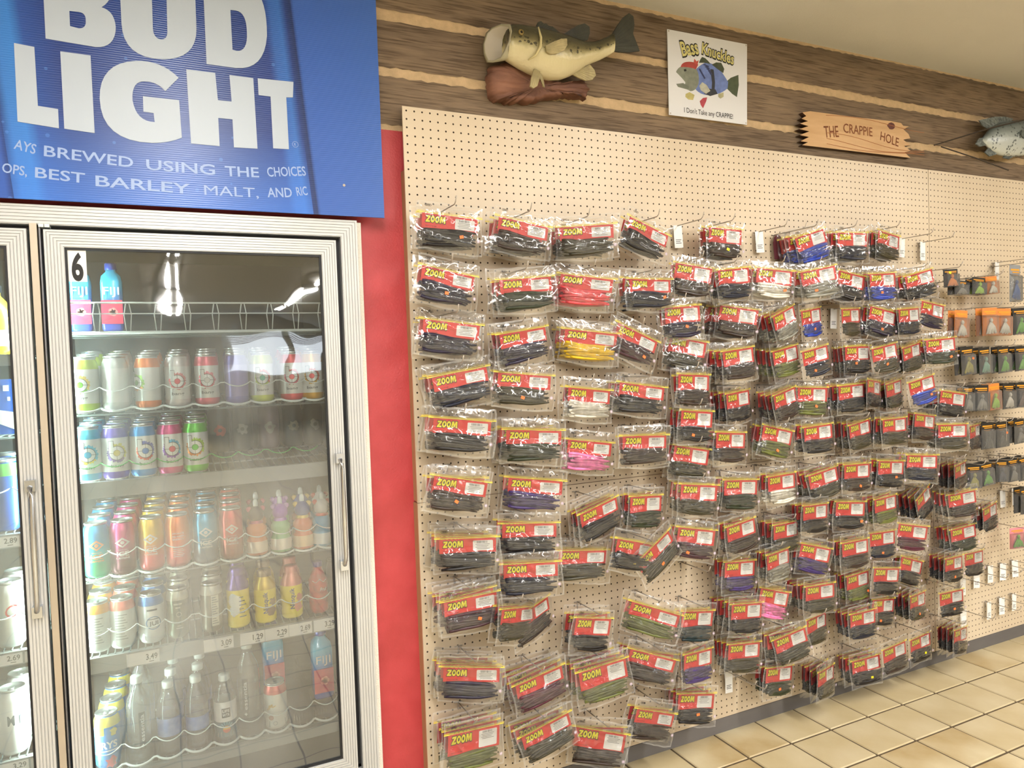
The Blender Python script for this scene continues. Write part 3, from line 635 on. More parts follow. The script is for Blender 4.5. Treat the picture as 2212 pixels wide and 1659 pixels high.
fl.box(TX0, TX1, TY0, .9, -.1, -.004, 1)
floor = ob('floor', fl.mesh('floor', [FLM, GROUT]), label='beige square tiled shop floor with dark grout', kind='structure')
tile_me = []
TILE = mat('beige_floor_tile', '#c3b492', .34, col2='#b5a37c', vscale=5.5, bump=.12, bscale=90)
TILE2 = mat('beige_floor_tile_worn', '#c8ba98', .34, col2='#a58c5e', vscale=4.0, bump=.12, bscale=90)
for k, M_ in enumerate((TILE, TILE2, TILE)):
    t = MB(); g = .0042; e = .003
    a = .1025 - g
    t.add([(-a, -a, -.004), (a, -a, -.004), (a, a, -.004), (-a, a, -.004), (-a + e, -a + e, 0), (a - e, -a + e, 0), (a - e, a - e, 0), (-a + e, a - e, 0)],
          [(4, 5, 6, 7), (0, 1, 5, 4), (1, 2, 6, 5), (2, 3, 7, 6), (3, 0, 4, 7)])
    tile_me.append(t.mesh('tile', M_))
for i in range(20):
    for j in range(7):
        x = TX0 + .205 * (i + .5); y = -.185 + .1025 - .205 * (j)
        if y + .1 > .06: continue
        ob('tile', tile_me[R.choice((0, 0, 1, 2))], floor, (x, y, R.uniform(-.0006, .0004)), (0, 0, math.pi / 2 * R.randrange(4)))

ob('ceiling', MB().box(X0, X1, YB, .2, ZC, ZC + .1).mesh('ceiling', CEIL), label='flat beige painted ceiling', kind='structure')
# wall behind pegboard: red below, chinked logs above
w = MB(); w.box(-.16, X1, .045, .16, 0, H - .063, 0); w.box(X0, X1, .045, .16, H - .063, ZC, 1)
w.box(X0, -.16, .045, .16, H - .37, H - .063, 0)
w.box(-2.1, -.16, .02, .16, 0, H - 2.09, 0); w.box(X0, -2.1, .045, .16, 0, H - .37, 0)
wall = ob('wall_back', w.mesh('wall_back', [REDWALL, CHINK]), label='red painted shop wall with log courses along the top', kind='structure')
wl = MB().box(X0 - .1, X0, YB, .16, 0, ZC).mesh('wall', PLAIN); ob('wall_left', wl, label='plain cream shop wall', kind='structure')
ob('wall_right', MB().box(X1, X1 + .1, YB, .16, 0, ZC).mesh('wall', PLAIN), label='plain cream shop wall at the far side', kind='structure')
# storefront wall with windows, seen mirrored in the cooler glass
wins = [(.95, 2.15, 1.2, 2.45), (2.3, 3.5, 1.2, 2.45), (4.2, 6.6, 1.2, 2.45)]
sf = MB(); xs = X0
for a, b, c, d in wins:
    sf.box(xs, a, YB - .1, YB, 0, ZC); sf.box(a, b, YB - .1, YB, 0, c); sf.box(a, b, YB - .1, YB, d, ZC); xs = b
sf.box(xs, X1, YB - .1, YB, 0, ZC)
ob('wall_front', sf.mesh('wall_front', PLAIN), label='storefront wall with windows opposite the pegboard', kind='structure')
for i, (a, b, c, d) in enumerate(wins):
    f = MB()
    f.box(a, b, YB - .04, YB + .02, c, c + .05); f.box(a, b, YB - .04, YB + .02, d - .05, d)
    f.box(a, a + .05, YB - .04, YB + .02, c + .05, d - .05); f.box(b - .05, b, YB - .04, YB + .02, c + .05, d - .05)
    o = ob('window_%d' % (i + 1), f.mesh('window', ALU), label='aluminium framed storefront window', kind='structure')
    if i in (0, 1, 2):
        for k in range(5):
            ob('blind_slat', MB().box(a + .05, b - .05, YB + .0, YB + .03, d - .1 - .05 * k, d - .075 - .05 * k).mesh('blind_slat', mat('lilac_blind', '#b9a9c4', .7)), o)

# log courses: each log is a plank with a shallow belly and ragged edges
def log_mat():
    m, nt, out = node_mat('weathered_log')
    b = N(nt, 'ShaderNodeBsdfPrincipled'); b.inputs['Roughness'].default_value = .75
    b.inputs['Specular IOR Level'].default_value = .25
    tc = N(nt, 'ShaderNodeTexCoord')
    def noise(scale, st, det=5, dist=0.0):
        mp = N(nt, 'ShaderNodeMapping'); mp.inputs['Scale'].default_value = st
        nt.links.new(tc.outputs['Object'], mp.inputs[0])
        n = N(nt, 'ShaderNodeTexNoise'); n.inputs['Scale'].default_value = scale; n.inputs['Detail'].default_value = det
        n.inputs['Distortion'].default_value = dist
        nt.links.new(mp.outputs[0], n.inputs[0]); return n.outputs['Fac']
    big = noise(3.0, (.8, 1, 3)); fine = noise(22.0, (.35, 1, 5), 6, .6); streak = noise(60.0, (.12, 1, 3), 3)
    cr = N(nt, 'ShaderNodeValToRGB'); e = cr.color_ramp.elements
    e[0].position = .3; e[0].color = lin('#6a5a49'); e[1].position = .75; e[1].color = lin('#9c866c')
    k = e.new(.52); k.color = lin('#84705b')
    nt.links.new(math_node(nt, 'ADD', math_node(nt, 'MULTIPLY', big, .55), math_node(nt, 'MULTIPLY', fine, .45)), cr.inputs[0])
    mx = N(nt, 'ShaderNodeMix'); mx.data_type = 'RGBA'; mx.blend_type = 'MULTIPLY'
    r2 = N(nt, 'ShaderNodeValToRGB'); r2.color_ramp.elements[0].position = .36; r2.color_ramp.elements[0].color = (.42, .4, .38, 1)
    r2.color_ramp.elements[1].position = .5; r2.color_ramp.elements[1].color = (1, 1, 1, 1)
    nt.links.new(streak, r2.inputs[0])
    mx.inputs[0].default_value = .75; nt.links.new(cr.outputs[0], mx.inputs[6]); nt.links.new(r2.outputs[0], mx.inputs[7])
    # knots
    mp = N(nt, 'ShaderNodeMapping'); mp.inputs['Scale'].default_value = (2.2, 0, 8)
    nt.links.new(tc.outputs['Object'], mp.inputs[0])
    vo = N(nt, 'ShaderNodeTexVoronoi'); vo.inputs['Scale'].default_value = 1.0; vo.inputs['Randomness'].default_value = 1.0
    nt.links.new(mp.outputs[0], vo.inputs[0])
    kn = N(nt, 'ShaderNodeValToRGB'); kn.color_ramp.elements[0].position = .05; kn.color_ramp.elements[0].color = (.45, .4, .36, 1)
    kn.color_ramp.elements[1].position = .16; kn.color_ramp.elements[1].color = (1, 1, 1, 1)
    nt.links.new(vo.outputs['Distance'], kn.inputs[0])
    m3 = N(nt, 'ShaderNodeMix'); m3.data_type = 'RGBA'; m3.blend_type = 'MULTIPLY'; m3.inputs[0].default_value = .8
    nt.links.new(mx.outputs[2], m3.inputs[6]); nt.links.new(kn.outputs[0], m3.inputs[7])
    nt.links.new(m3.outputs[2], b.inputs['Base Color'])
    bp = N(nt, 'ShaderNodeBump'); bp.inputs['Strength'].default_value = .5; bp.inputs['Distance'].default_value = .004
    nt.links.new(fine, bp.inputs['Height']); nt.links.new(bp.outputs[0], b.inputs['Normal'])
    nt.links.new(b.outputs[0], out.inputs[0]); return m
LOG = log_mat()
for z0, z1 in ((.302, .462), (.128, .272), (-.045, .098)):
    v = []; f = []; nx = 420; xa, xb = -2.2, 6.2; nz = 6
    rr = random.Random(int(z0 * 1000)); off = [rr.uniform(-1, 1) for _ in range(nx + 1)]; of2 = [rr.uniform(-1, 1) for _ in range(nx + 1)]
    for i in range(nx + 1):
        x = xa + (xb - xa) * i / nx
        a = z0 + .003 * off[i] + .003 * math.sin(x * 3 + z0 * 50); b = z1 + .003 * of2[i] + .003 * math.sin(x * 2.3 + z0 * 90)
        for j in range(nz + 1):
            t = j / nz
            v.append((x, .043 - .011 * math.sin(math.pi * t) ** .6, H + a + (b - a) * t))
    for i in range(nx):
        for j in range(nz):
            k = i * (nz + 1) + j
            f.append((k, k + nz + 1, k + nz + 2, k + 1))
    ob('log_plank', MB().add(v, f).mesh('log_plank', LOG, True), wall)

# fluorescent fixtures: housing, two tubes, each tube lit by its own strip of light
def fixture(x, y, i):
    t = thing('ceiling_lamp', (x, y, ZC), 'long fluorescent ceiling fixture, row %s, %s from the pegboard wall' % (ordinal(i // 5 + 1), ordinal(i % 5 + 1)), 'ceiling lamp', 'fluorescent ceiling fixtures')
    ob('housing', HOUSE, t)
    for s in (-.055, .055):
        ob('tube', TUBE, t, (s, 0, -.062))
        l = bpy.data.lights.new('tube_light', 'AREA'); l.shape = 'RECTANGLE'; l.size = .03; l.size_y = 2.3
        l.energy = LAMP_POWER; l.color = (1.0, .985, .965)
        o = bpy.data.objects.new('tube_light', l); COL.objects.link(o); o.parent = t; o.location = (s, 0, -.081)
hb = MB(); hb.box(-.11, .11, -1.2, 1.2, -.03, 0); hb.add([(-.11, -1.2, -.03), (.11, -1.2, -.03), (.11, 1.2, -.03), (-.11, 1.2, -.03), (-.02, -1.2, -.055), (.02, -1.2, -.055), (.02, 1.2, -.055), (-.02, 1.2, -.055)], [(0, 4, 7, 3), (5, 1, 2, 6), (4, 5, 6, 7), (0, 1, 5, 4), (2, 3, 7, 6)])
HOUSE = hb.mesh('housing', mat('white_enamel', '#eceae4', .35))
TUBE = MB().tube([(0, -1.17, 0), (0, 1.17, 0)], .016, 10).mesh('tube', mat('fluorescent_tube', '#ffffff', .4, emit='#fffaf2', estr=20.0), True)
i = 0
for x in (-2.75, -.58, 1.55, 3.85):
    for y in (-2.35, -5.2, -8.05, -10.9, -13.75):
        if y > -7 or -1 < x < 2: fixture(x, y, i)
        i += 1

# ------------------------------------------------------------ pegboard wall
def peg_mat():
    m, nt, out = node_mat('perforated_hardboard')
    b = N(nt, 'ShaderNodeBsdfPrincipled')
    tc = N(nt, 'ShaderNodeTexCoord'); sx = N(nt, 'ShaderNodeSeparateXYZ'); nt.links.new(tc.outputs['Object'], sx.inputs[0])
    def cell(o):
        a = math_node(nt, 'FRACT', math_node(nt, 'DIVIDE', math_node(nt, 'ADD', o, 5.08), .0254))
        return math_node(nt, 'POWER', math_node(nt, 'SUBTRACT', a, .5), 2.0)
    d = math_node(nt, 'SQRT', math_node(nt, 'ADD', cell(sx.outputs[0]), cell(sx.outputs[2])))
    hole = math_node(nt, 'LESS_THAN', d, .115)  # flat dots: the shade inside the peg holes is painted as dark colour
    n = N(nt, 'ShaderNodeTexNoise'); n.inputs['Scale'].default_value = 2.2; n.inputs['Detail'].default_value = 3
    nt.links.new(tc.outputs['Object'], n.inputs[0])
    cr = N(nt, 'ShaderNodeValToRGB'); cr.color_ramp.elements[0].color = lin('#cbb89c'); cr.color_ramp.elements[1].color = lin('#d6c5ab')
    cr.color_ramp.elements[0].position = .3; cr.color_ramp.elements[1].position = .7
    nt.links.new(n.outputs['Fac'], cr.inputs[0])
    mx = N(nt, 'ShaderNodeMix'); mx.data_type = 'RGBA'
    nt.links.new(hole, mx.inputs[0]); nt.links.new(cr.outputs[0], mx.inputs[6]); mx.inputs[7].default_value = lin('#33261a')
    nt.links.new(mx.outputs[2], b.inputs['Base Color'])
    nt.links.new(math_node(nt, 'ADD', math_node(nt, 'MULTIPLY', hole, .55), .4), b.inputs['Roughness'])
    nt.links.new(b.outputs[0], out.inputs[0]); return m
PEG = peg_mat()
PW = 96 * .0254
for nm, x, z0, z1, w_ in (('upper pegboard panel holding most of the lure bags, left of the seam', 0, -48 * .0254 + .001, 0, PW - .002),
                          ('lower pegboard panel above the grey kick strip, left of the seam', 0, -2.187, -48 * .0254 - .001, PW - .002),
                          ('upper pegboard panel right of the seam, below the crappie mount', PW + .002, -48 * .0254 + .001, 0, PW),
                          ('lower pegboard panel right of the seam with empty tagged hooks', PW + .002, -2.187, -48 * .0254 - .001, PW)):
    o = ob('pegboard_panel', MB().box(0, w_, 0, .006, z0, z1).mesh('pegboard_panel', PEG), None, (x, 0, H), label=nm, cat='pegboard', group='pegboard panels')
STRIP = mat('furring_wood', '#b98f68', .7, var=.2, vscale=6, stretch=(1, 1, .1))
ob('furring_strip', MB().box(.002, .03, .0065, .045, H - 1.217, H - .19).mesh('furring_strip', STRIP), label='wooden furring strip behind the upper pegboard edge beside red wall', cat='wood strip')
ob('furring_strip', MB().box(.0, .03, .0065, .045, .06, H - 1.222).mesh('furring_strip', STRIP), label='wooden furring strip behind the lower pegboard edge beside red wall', cat='wood strip')
ob('baseboard_back', MB().box(0, X1, -.002, .045, 0, H - 2.188).mesh('baseboard', mat('grey_kick_strip', '#6c6866', .6, var=.3, vscale=5, stretch=(.3, 1, 2))), label='dark grey kick strip under the pegboard', kind='structure')
st = thing('shelf_standard', (PW + .001, 0, H), 'slotted steel standard showing through the pegboard seam', 'shelf standard')
for k, (z, hh) in enumerate(((-.487, .045), (-.585, .016), (-.68, .03), (-.765, .05), (-1.1, .03), (-1.3, .03))):
    ob('slot', MB().box(-.004, .008, -.0012, .0005, z - hh / 2, z + hh / 2).mesh('slot', mat('dark_slot', '#33241a', .9)), st)

# ------------------------------------------------------------ beer banner above the cooler
def banner_mat():
    m, nt, out = node_mat('blue_banner_print')
    b = N(nt, 'ShaderNodeBsdfPrincipled'); b.inputs['Roughness'].default_value = .3
    tc = N(nt, 'ShaderNodeTexCoord'); sx = N(nt, 'ShaderNodeSeparateXYZ'); nt.links.new(tc.outputs['Object'], sx.inputs[0])
    # the printed can: x from -1.02 (left rim) to -.31 (right rim) leaning a little
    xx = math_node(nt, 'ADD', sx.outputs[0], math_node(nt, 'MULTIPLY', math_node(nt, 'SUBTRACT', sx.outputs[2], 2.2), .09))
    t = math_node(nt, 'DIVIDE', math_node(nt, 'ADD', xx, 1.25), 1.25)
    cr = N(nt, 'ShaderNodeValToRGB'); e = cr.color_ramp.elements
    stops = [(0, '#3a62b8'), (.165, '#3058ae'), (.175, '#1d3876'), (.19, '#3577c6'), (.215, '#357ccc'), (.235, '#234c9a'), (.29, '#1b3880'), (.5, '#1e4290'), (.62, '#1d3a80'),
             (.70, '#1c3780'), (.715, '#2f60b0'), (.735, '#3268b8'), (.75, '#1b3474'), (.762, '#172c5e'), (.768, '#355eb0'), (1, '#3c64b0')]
    e[0].position, e[0].color = stops[0][0], lin(stops[0][1]); e[1].position, e[1].color = stops[-1][0], lin(stops[-1][1])
    for p_, c in stops[1:-1]:
        k = e.new(p_); k.color = lin(c)
    nt.links.new(t, cr.inputs[0])
    # condensation drops printed on the can
    vo = N(nt, 'ShaderNodeTexVoronoi'); vo.inputs['Scale'].default_value = 26
    nt.links.new(tc.outputs['Object'], vo.inputs[0])
    n = N(nt, 'ShaderNodeTexNoise'); n.inputs['Scale'].default_value = 5; nt.links.new(tc.outputs['Object'], n.inputs[0])
    dr = math_node(nt, 'MULTIPLY', math_node(nt, 'LESS_THAN', vo.outputs['Distance'], .13), math_node(nt, 'GREATER_THAN', n.outputs['Fac'], .5))
    dr = math_node(nt, 'MULTIPLY', dr, math_node(nt, 'LESS_THAN', xx, -.3))
    mx = N(nt, 'ShaderNodeMix'); mx.data_type = 'RGBA'
    nt.links.new(math_node(nt, 'MULTIPLY', dr, .3), mx.inputs[0]); nt.links.new(cr.outputs[0], mx.inputs[6]); mx.inputs[7].default_value = lin('#5f93e6')
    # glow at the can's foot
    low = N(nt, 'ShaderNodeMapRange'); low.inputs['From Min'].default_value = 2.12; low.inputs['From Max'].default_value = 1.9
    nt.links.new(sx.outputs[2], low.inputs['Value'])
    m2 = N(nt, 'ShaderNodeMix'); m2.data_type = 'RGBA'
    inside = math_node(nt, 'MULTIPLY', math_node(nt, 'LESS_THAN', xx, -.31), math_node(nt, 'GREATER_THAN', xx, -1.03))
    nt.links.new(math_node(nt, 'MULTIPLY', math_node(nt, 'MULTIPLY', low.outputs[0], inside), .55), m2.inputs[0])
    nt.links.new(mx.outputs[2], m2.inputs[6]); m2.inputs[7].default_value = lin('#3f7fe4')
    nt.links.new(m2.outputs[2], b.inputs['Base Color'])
    wv = N(nt, 'ShaderNodeTexWave'); wv.bands_direction = 'Z'; wv.inputs['Scale'].default_value = 55
    nt.links.new(tc.outputs['Object'], wv.inputs[0])
    bp = N(nt, 'ShaderNodeBump'); bp.inputs['Strength'].default_value = .12; bp.inputs['Distance'].default_value = .002
    nt.links.new(wv.outputs['Fac'], bp.inputs['Height']); nt.links.new(bp.outputs[0], b.inputs['Normal'])
    nt.links.new(b.outputs[0], out.inputs[0]); return m
sg = thing('beer_banner', (0, 0, 0), 'big blue corrugated beer banner with white letters above the cooler', 'sign')
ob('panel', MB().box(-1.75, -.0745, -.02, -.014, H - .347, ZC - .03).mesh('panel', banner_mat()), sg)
LETW = mat('pale_white_print', '#b4bfcc', .4)
for k, c in BIG_LETTERS.items():
    me = holed(c, .0006)
    for v in me.vertices: v.co.y -= .0209
    me.materials.append(LETW)
    ob('letter', me, sg)
LET2 = mat('soft_blue_white_print', '#93aad6', .4)
for s, x0, z0, x1, z1, h in SIGN_WORDS:
    ob('lettering', word(MB(), s, x0, z0, x1, z1, h, -.0207, bold=0.0 if 'M' in s else .012).mesh('lettering', LET2), sg)
text = MB(); text_at(text, 'R', SIGN_R[0], SIGN_R[1], .005, .008, -.0207); text.polar(SIGN_R[0] + .003, SIGN_R[1] + .004, .0075, .0085, -.0207, 16, 1)
ob('trademark', text.mesh('trademark', LET2), sg)
ob('screw', MB().polar(SIGN_SCREW[0], SIGN_SCREW[1], 0, .004, -.0215, 12, 1).mesh('screw', STEEL), sg)
ob('mounting_block', MB().box(-1.7, -.1, -.014, .045, H - .30, H - .2).mesh('block', STRIP), sg)

# ------------------------------------------------------------ glass door cooler
def ring(mb, x0, x1, z0, z1, w, prof, mi=0):
    """picture frame with mitred corners; prof = (share of the width from the outer edge, y)"""
    v = []; f = []
    for t, y in prof:
        i = w * t
        v += [(x0 + i, y, z0 + i), (x1 - i, y, z0 + i), (x1 - i, y, z1 - i), (x0 + i, y, z1 - i)]
    for k in range(len(prof) - 1):
        for c in range(4):
            d = (c + 1) % 4
            f.append((k * 4 + c, k * 4 + d, k * 4 + 4 + d, k * 4 + 4 + c))
    return mb.add(v, f, mi)
def ribs(n, y0, h, back_o, back_i):
    p = [(0, back_o), (0, y0)]
    for i in range(n):
        p += [((i + .02) / n, y0), ((i + .12) / n, y0 - h), ((i + .74) / n, y0 - h), ((i + .84) / n, y0)]
    return p + [(1, y0), (1, back_i)]
zb = H - 2.06
cc = thing('cooler_case', (0, 0, 0), 'walk-in beverage cooler case with ribbed aluminium surround', 'cooler')
ob('surround', ring(MB(), -1.99, -.153, zb, H - .354, .05, ribs(6, .004, .0024, .045, .045)).mesh('surround', ALU), cc)
ob('caulk_edge', MB().box(-.153, -.141, .006, .045, zb, H - .36).mesh('caulk', mat('white_plaster_edge', '#dcd6c9', .9, bump=.8, bscale=300)), cc)
g = MB(); g.box(-1.94, -.203, .03, .045, H - .416, H - .402); g.box(-.2185, -.203, .03, .045, zb + .05, H - .416)
g.box(-.983, -.9495, .03, .045, zb + .05, H - .416); g.box(-1.94, -.203, .03, .045, zb + .05, zb + .06)
ob('gasket_frame', g.mesh('gasket', BLACK), cc)
mu = MB(); mu.box(-.9775, -.962, -.002, .03, zb + .05, H - .402)
ob('mullion', mu.mesh('mullion', mat('tan_mullion', '#b9ad9b', .4, .5)), cc)
ob('mullion_edge', MB().box(-.9585, -.955, .002, .03, zb + .05, H - .402).mesh('mullion_edge', mat('grey_metal_edge', '#77777a', .4, .7)), cc)
ob('hinge_cover', MB().box(-.958, -.947, -.003, .03, H - .411, H - .403).box(-.9455, -.9345, -.003, .03, H - .411, H - .403).mesh('hinge', WHITEPL), cc)
LINER = mat('dark_cooler_liner', '#34383a', .5, var=.2, vscale=3)
ln = MB(); ln.box(-2.0, -.16, .72, .75, zb, H - .34); ln.box(-.2, -.16, .046, .72, zb, H - .34); ln.box(-2.0, -1.96, .046, .72, zb, H - .34)
ln.box(-1.96, -.2, .046, .72, H - .40, H - .34); ln.box(-1.96, -.2, .046, .72, zb, zb + .05)
ob('liner', ln.mesh('liner', LINER), cc)

def glass_mat():
    m, nt, out = node_mat('fogged_door_glass')
    tc = N(nt, 'ShaderNodeTexCoord'); sx = N(nt, 'ShaderNodeSeparateXYZ'); nt.links.new(tc.outputs['Object'], sx.inputs[0])
    mp = N(nt, 'ShaderNodeMapping'); mp.inputs['Scale'].default_value = (1, 1, .55); nt.links.new(tc.outputs['Object'], mp.inputs[0])
    n = N(nt, 'ShaderNodeTexNoise'); n.inputs['Scale'].default_value = 4.5; n.inputs['Detail'].default_value = 3; n.inputs['Distortion'].default_value = .25
    nt.links.new(mp.outputs[0], n.inputs[0])
    def ramp(o, a, b):
        r = N(nt, 'ShaderNodeMapRange'); r.interpolation_type = 'SMOOTHSTEP'
        r.inputs['From Min'].default_value = a; r.inputs['From Max'].default_value = b; nt.links.new(o, r.inputs['Value']); return r.outputs[0]
    cloud = ramp(n.outputs['Fac'], .2, .8)
    top = ramp(sx.outputs[2], -.06, -.3)          # breath of fog starts a hand below the top
    lft = ramp(sx.outputs[0], .0, .12); rgt = ramp(sx.outputs[0], .64, .45)
    mask = math_node(nt, 'MULTIPLY', math_node(nt, 'MULTIPLY', top, cloud), math_node(nt, 'MULTIPLY', math_node(nt, 'ADD', math_node(nt, 'MULTIPLY', lft, .6), .4), math_node(nt, 'ADD', math_node(nt, 'MULTIPLY', rgt, .6), .4)))
    haze = math_node(nt, 'ADD', math_node(nt, 'MULTIPLY', mask, .3), .035)
    tr = N(nt, 'ShaderNodeBsdfTransparent'); tr.inputs[0].default_value = (.93, .96, .95, 1)
    df = N(nt, 'ShaderNodeBsdfDiffuse'); df.inputs[0].default_value = (.78, .82, .8, 1)
    tl = N(nt, 'ShaderNodeBsdfTranslucent'); tl.inputs[0].default_value = (.78, .84, .82, 1)
    ms = N(nt, 'ShaderNodeMixShader'); ms.inputs[0].default_value = .5
    nt.links.new(df.outputs[0], ms.inputs[1]); nt.links.new(tl.outputs[0], ms.inputs[2])
    m1 = N(nt, 'ShaderNodeMixShader'); nt.links.new(haze, m1.inputs[0]); nt.links.new(tr.outputs[0], m1.inputs[1]); nt.links.new(ms.outputs[0], m1.inputs[2])
    n2 = N(nt, 'ShaderNodeTexNoise'); n2.inputs['Scale'].default_value = 3.0; nt.links.new(tc.outputs['Object'], n2.inputs[0])
    bp = N(nt, 'ShaderNodeBump'); bp.inputs['Strength'].default_value = .16; bp.inputs['Distance'].default_value = .02; nt.links.new(n2.outputs['Fac'], bp.inputs['Height'])
    fr = N(nt, 'ShaderNodeFresnel'); fr.inputs['IOR'].default_value = 1.52
    gl = N(nt, 'ShaderNodeBsdfGlossy'); gl.inputs['Roughness'].default_value = .015; nt.links.new(bp.outputs[0], gl.inputs['Normal'])
    m2 = N(nt, 'ShaderNodeMixShader')
    nt.links.new(math_node(nt, 'MINIMUM', math_node(nt, 'MULTIPLY', fr.outputs[0], 4.0), 1.0), m2.inputs[0])
    nt.links.new(m1.outputs[0], m2.inputs[1]); nt.links.new(gl.outputs[0], m2.inputs[2])
    nt.links.new(m2.outputs[0], out.inputs[0]); return m
GLASS = glass_mat()
def cooler_door(x0, x1, label, number=None, side=1):
    z0, z1 = zb + .06, H - .416
    t = thing('cooler_door', (x0, 0, H), label, 'cooler door', 'cooler doors')
    t.location = (0, 0, 0)
    ob('door_frame', ring(MB(), x0, x1, z0, z1, .0435, ribs(6, 0, .0024, .03, .014)).mesh('door_frame', ALU), t)
    ob('gasket', ring(MB(), x0 + .0435, x1 - .0435, z0 + .0435, z1 - .0435, .006, [(0, .003), (1, .003), (1, .014)]).mesh('gasket', BLACK), t)
    gx0, gx1, gz0, gz1 = x0 + .0435, x1 - .0435, z0 + .0435, z1 - .0435
    pane = MB().add([(0, 0, gz0 - gz1), (gx1 - gx0, 0, gz0 - gz1), (gx1 - gx0, 0, 0), (0, 0, 0)], [(0, 1, 2, 3)]).mesh('pane', GLASS)
    ob('glass_pane', pane, t, (gx0, .008, gz1))
    hx = x1 - .02 if side > 0 else x1 - .021
    h = MB(); a, b = H - 1.055, H - 1.372
    h.tube([(hx, -.004, a), (hx, -.03, a - .004), (hx + .003, -.036, a - .03), (hx + .003, -.036, (a + b) / 2), (hx + .003, -.036, b + .03), (hx, -.03, b + .004), (hx, -.004, b)], [.006, .006, .006, .0075, .006, .006, .006], 8)
    ho = ob('handle', h.mesh('handle', CHROME, True), t)
    for z in (a, b):
        ob('handle_bracket', MB().box(hx - .011, hx + .011, -.026, -.004, z - .014, z + .014).mesh('bracket', CHROME), ho)
    if number:
        s = MB().box(gx0 + .006, gx0 + .047, .0065, .0072, gz1 - .086, gz1 - .004)
        st_ = ob('number_sticker', s.mesh('sticker', WHITE), t)
        ob('numeral', text_at(MB(), number, gx0 + .0135, gz1 - .081, .026, .069, .006, bold=.035, res=5).mesh('numeral', INK), st_)
    return t
cooler_door(-.949, -.2185, 'glass cooler door numbered six with fogged pane', '6')
cooler_door(-1.7145, -.984, 'glass cooler door left of the door numbered six')

# strip lamps behind the mullion light both cooler bays
for sx_, lab in ((1, 'cool white strip lamp inside the cooler right of the mullion'), (-1, 'cool white strip lamp inside the cooler left of the mullion')):
    t = thing('cooler_lamp', (-.967 + .012 * sx_, .062, H - 1.2), lab, 'strip lamp', 'cooler strip lamps')
    ob('lamp_cover', MB().box(-.006, .006, -.012, .012, -.72, .72).mesh('lamp_cover', mat('lamp_diffuser', '#f4fffa', .4, emit='#dffff0', estr=1.5)), t)
    l = bpy.data.lights.new('strip_light', 'AREA'); l.shape = 'RECTANGLE'; l.size = .03; l.size_y = 1.4
    l.energy = COOLER_POWER; l.color = (.80, 1.0, .92)
    o = bpy.data.objects.new('strip_light', l); COL.objects.link(o); o.parent = t
    d = Vector((sx_, .35, 0)).normalized()
    q = (-d).to_track_quat('Z', 'Y'); o.rotation_euler = q.to_matrix().to_euler(); o.location = (.012 * sx_, 0, 0)
    z_ = Vector((0, 0, 1)); x_ = z_.cross(-d).normalized()
    o.rotation_euler = Matrix((x_, z_, -d)).transposed().to_euler()

# ------------------------------------------------------------ cooler shelves
def SL(y):
    """the racks slope so that cans slide forward"""
    return max(0.0, y - .09) * .13
def xs_wave(xs, zlow, zhigh, y, r=.0016):
    pts = []
    for i, x in enumerate(xs):
        w_ = .034
        for k in range(-4, 5):
            c = math.cos(k / 4 * math.pi / 2) ** .8; pts.append((x + w_ * k / 4, y + .012 - .016 * c, zhigh - (zhigh - zlow) * c))
    return MB().tube(pts, r, 5)
def shelf(z, label, x0=-.935, x1=-.225, rail=None, wave=None, lip=True, prices=(), wave_mat=None, wz=.045, flat=False):
    SL_ = (lambda y: 0.0) if flat else SL
    t = thing('wire_shelf', (0, 0, H + z), label, 'shelf', 'cooler shelves')
    d = MB()
    n = int((x1 - x0) / .018)
    for i in range(n + 1):
        x = x0 + (x1 - x0) * i / n; d.tube([(x, .05, -.004 + SL_(.05)), (x, .34, -.004 + SL_(.34))], .002, 4)
    for y in (.06, .2, .33): d.tube([(x0, y, -.008 + SL_(y)), (x1, y, -.008 + SL_(y))], .003, 4)
    ob('wire_deck', d.mesh('wire_deck', mat('grey_coated_wire', '#7d8684', .5)), t, kind='stuff')
    if rail:
        ob('price_rail', MB().box(x0, x1, .042, .046, rail[1], rail[0]).box(x0, x1, .04, .06, rail[0], rail[0] + .003).mesh('price_rail', mat('grey_price_rail', '#8b8f8f', .45, .2)), t)
    if wave:
        ob('retainer_wire', xs_wave(wave, wz, wz + .012, .046).mesh('retainer', wave_mat or WHITEPL, True), t)
        if lip: ob('front_lip', xs_wave(wave, .000, .007, .048, .0034).mesh('lip', WHITEPL, True), t)
    for s, a, b in prices:
        p_ = MB().box(a, b, .0405, .0415, rail[1] + .003, rail[0] - .002)
        po = ob('price_tag', p_.mesh('price_tag', WHITE), t)
        if s:
            tw = MB(); hh = (rail[0] - rail[1]) * .42
            text_at(tw, s, b - .033, rail[1] + .013, .028, hh, .0402, bold=.015)
            tw.box(b - .026, b - .014, .0402, .0404, rail[1] + .007, rail[1] + .009)
            ob('price_text', tw.mesh('price_text', INK), po)
    return t
X2 = [-.883, -.812, -.733, -.658, -.582, -.503, -.433, -.349, -.289]
X3 = [-.885, -.821, -.753, -.686, -.620, -.545, -.475, -.395, -.32]
X4 = [-.877, -.815, -.744, -.678, -.606, -.537, -.467, -.399, -.335, -.265]
X5 = [-.885, -.825, -.754, -.687, -.599, -.527, -.452, -.376, -.301]
X6 = [-.876, -.799, -.723, -.651, -.576, -.508, -.436, -.366, -.294]
GREENW = mat('green_tint_wire', '#4fae5c', .4)
tb = shelf(-.668, 'white wire basket shelf at the top of the cooler', flat=True)
bk = MB(); y = .05
for z, r in ((.072, .0028), (.043, .0018), (-.008, .005)): bk.tube([(-.93, y, z), (-.23, y, z)], r, 5)
xx = -.918
while xx < -.23:
    for s in (-.004, .004): bk.tube([(xx + s, y, .07), (xx + s * 2.2, y, .04), (xx + s * 1.2, y, -.005)], .0016, 4)
    xx += .073
ob('basket_front', bk.mesh('basket_front', WHITEPL, True), tb)
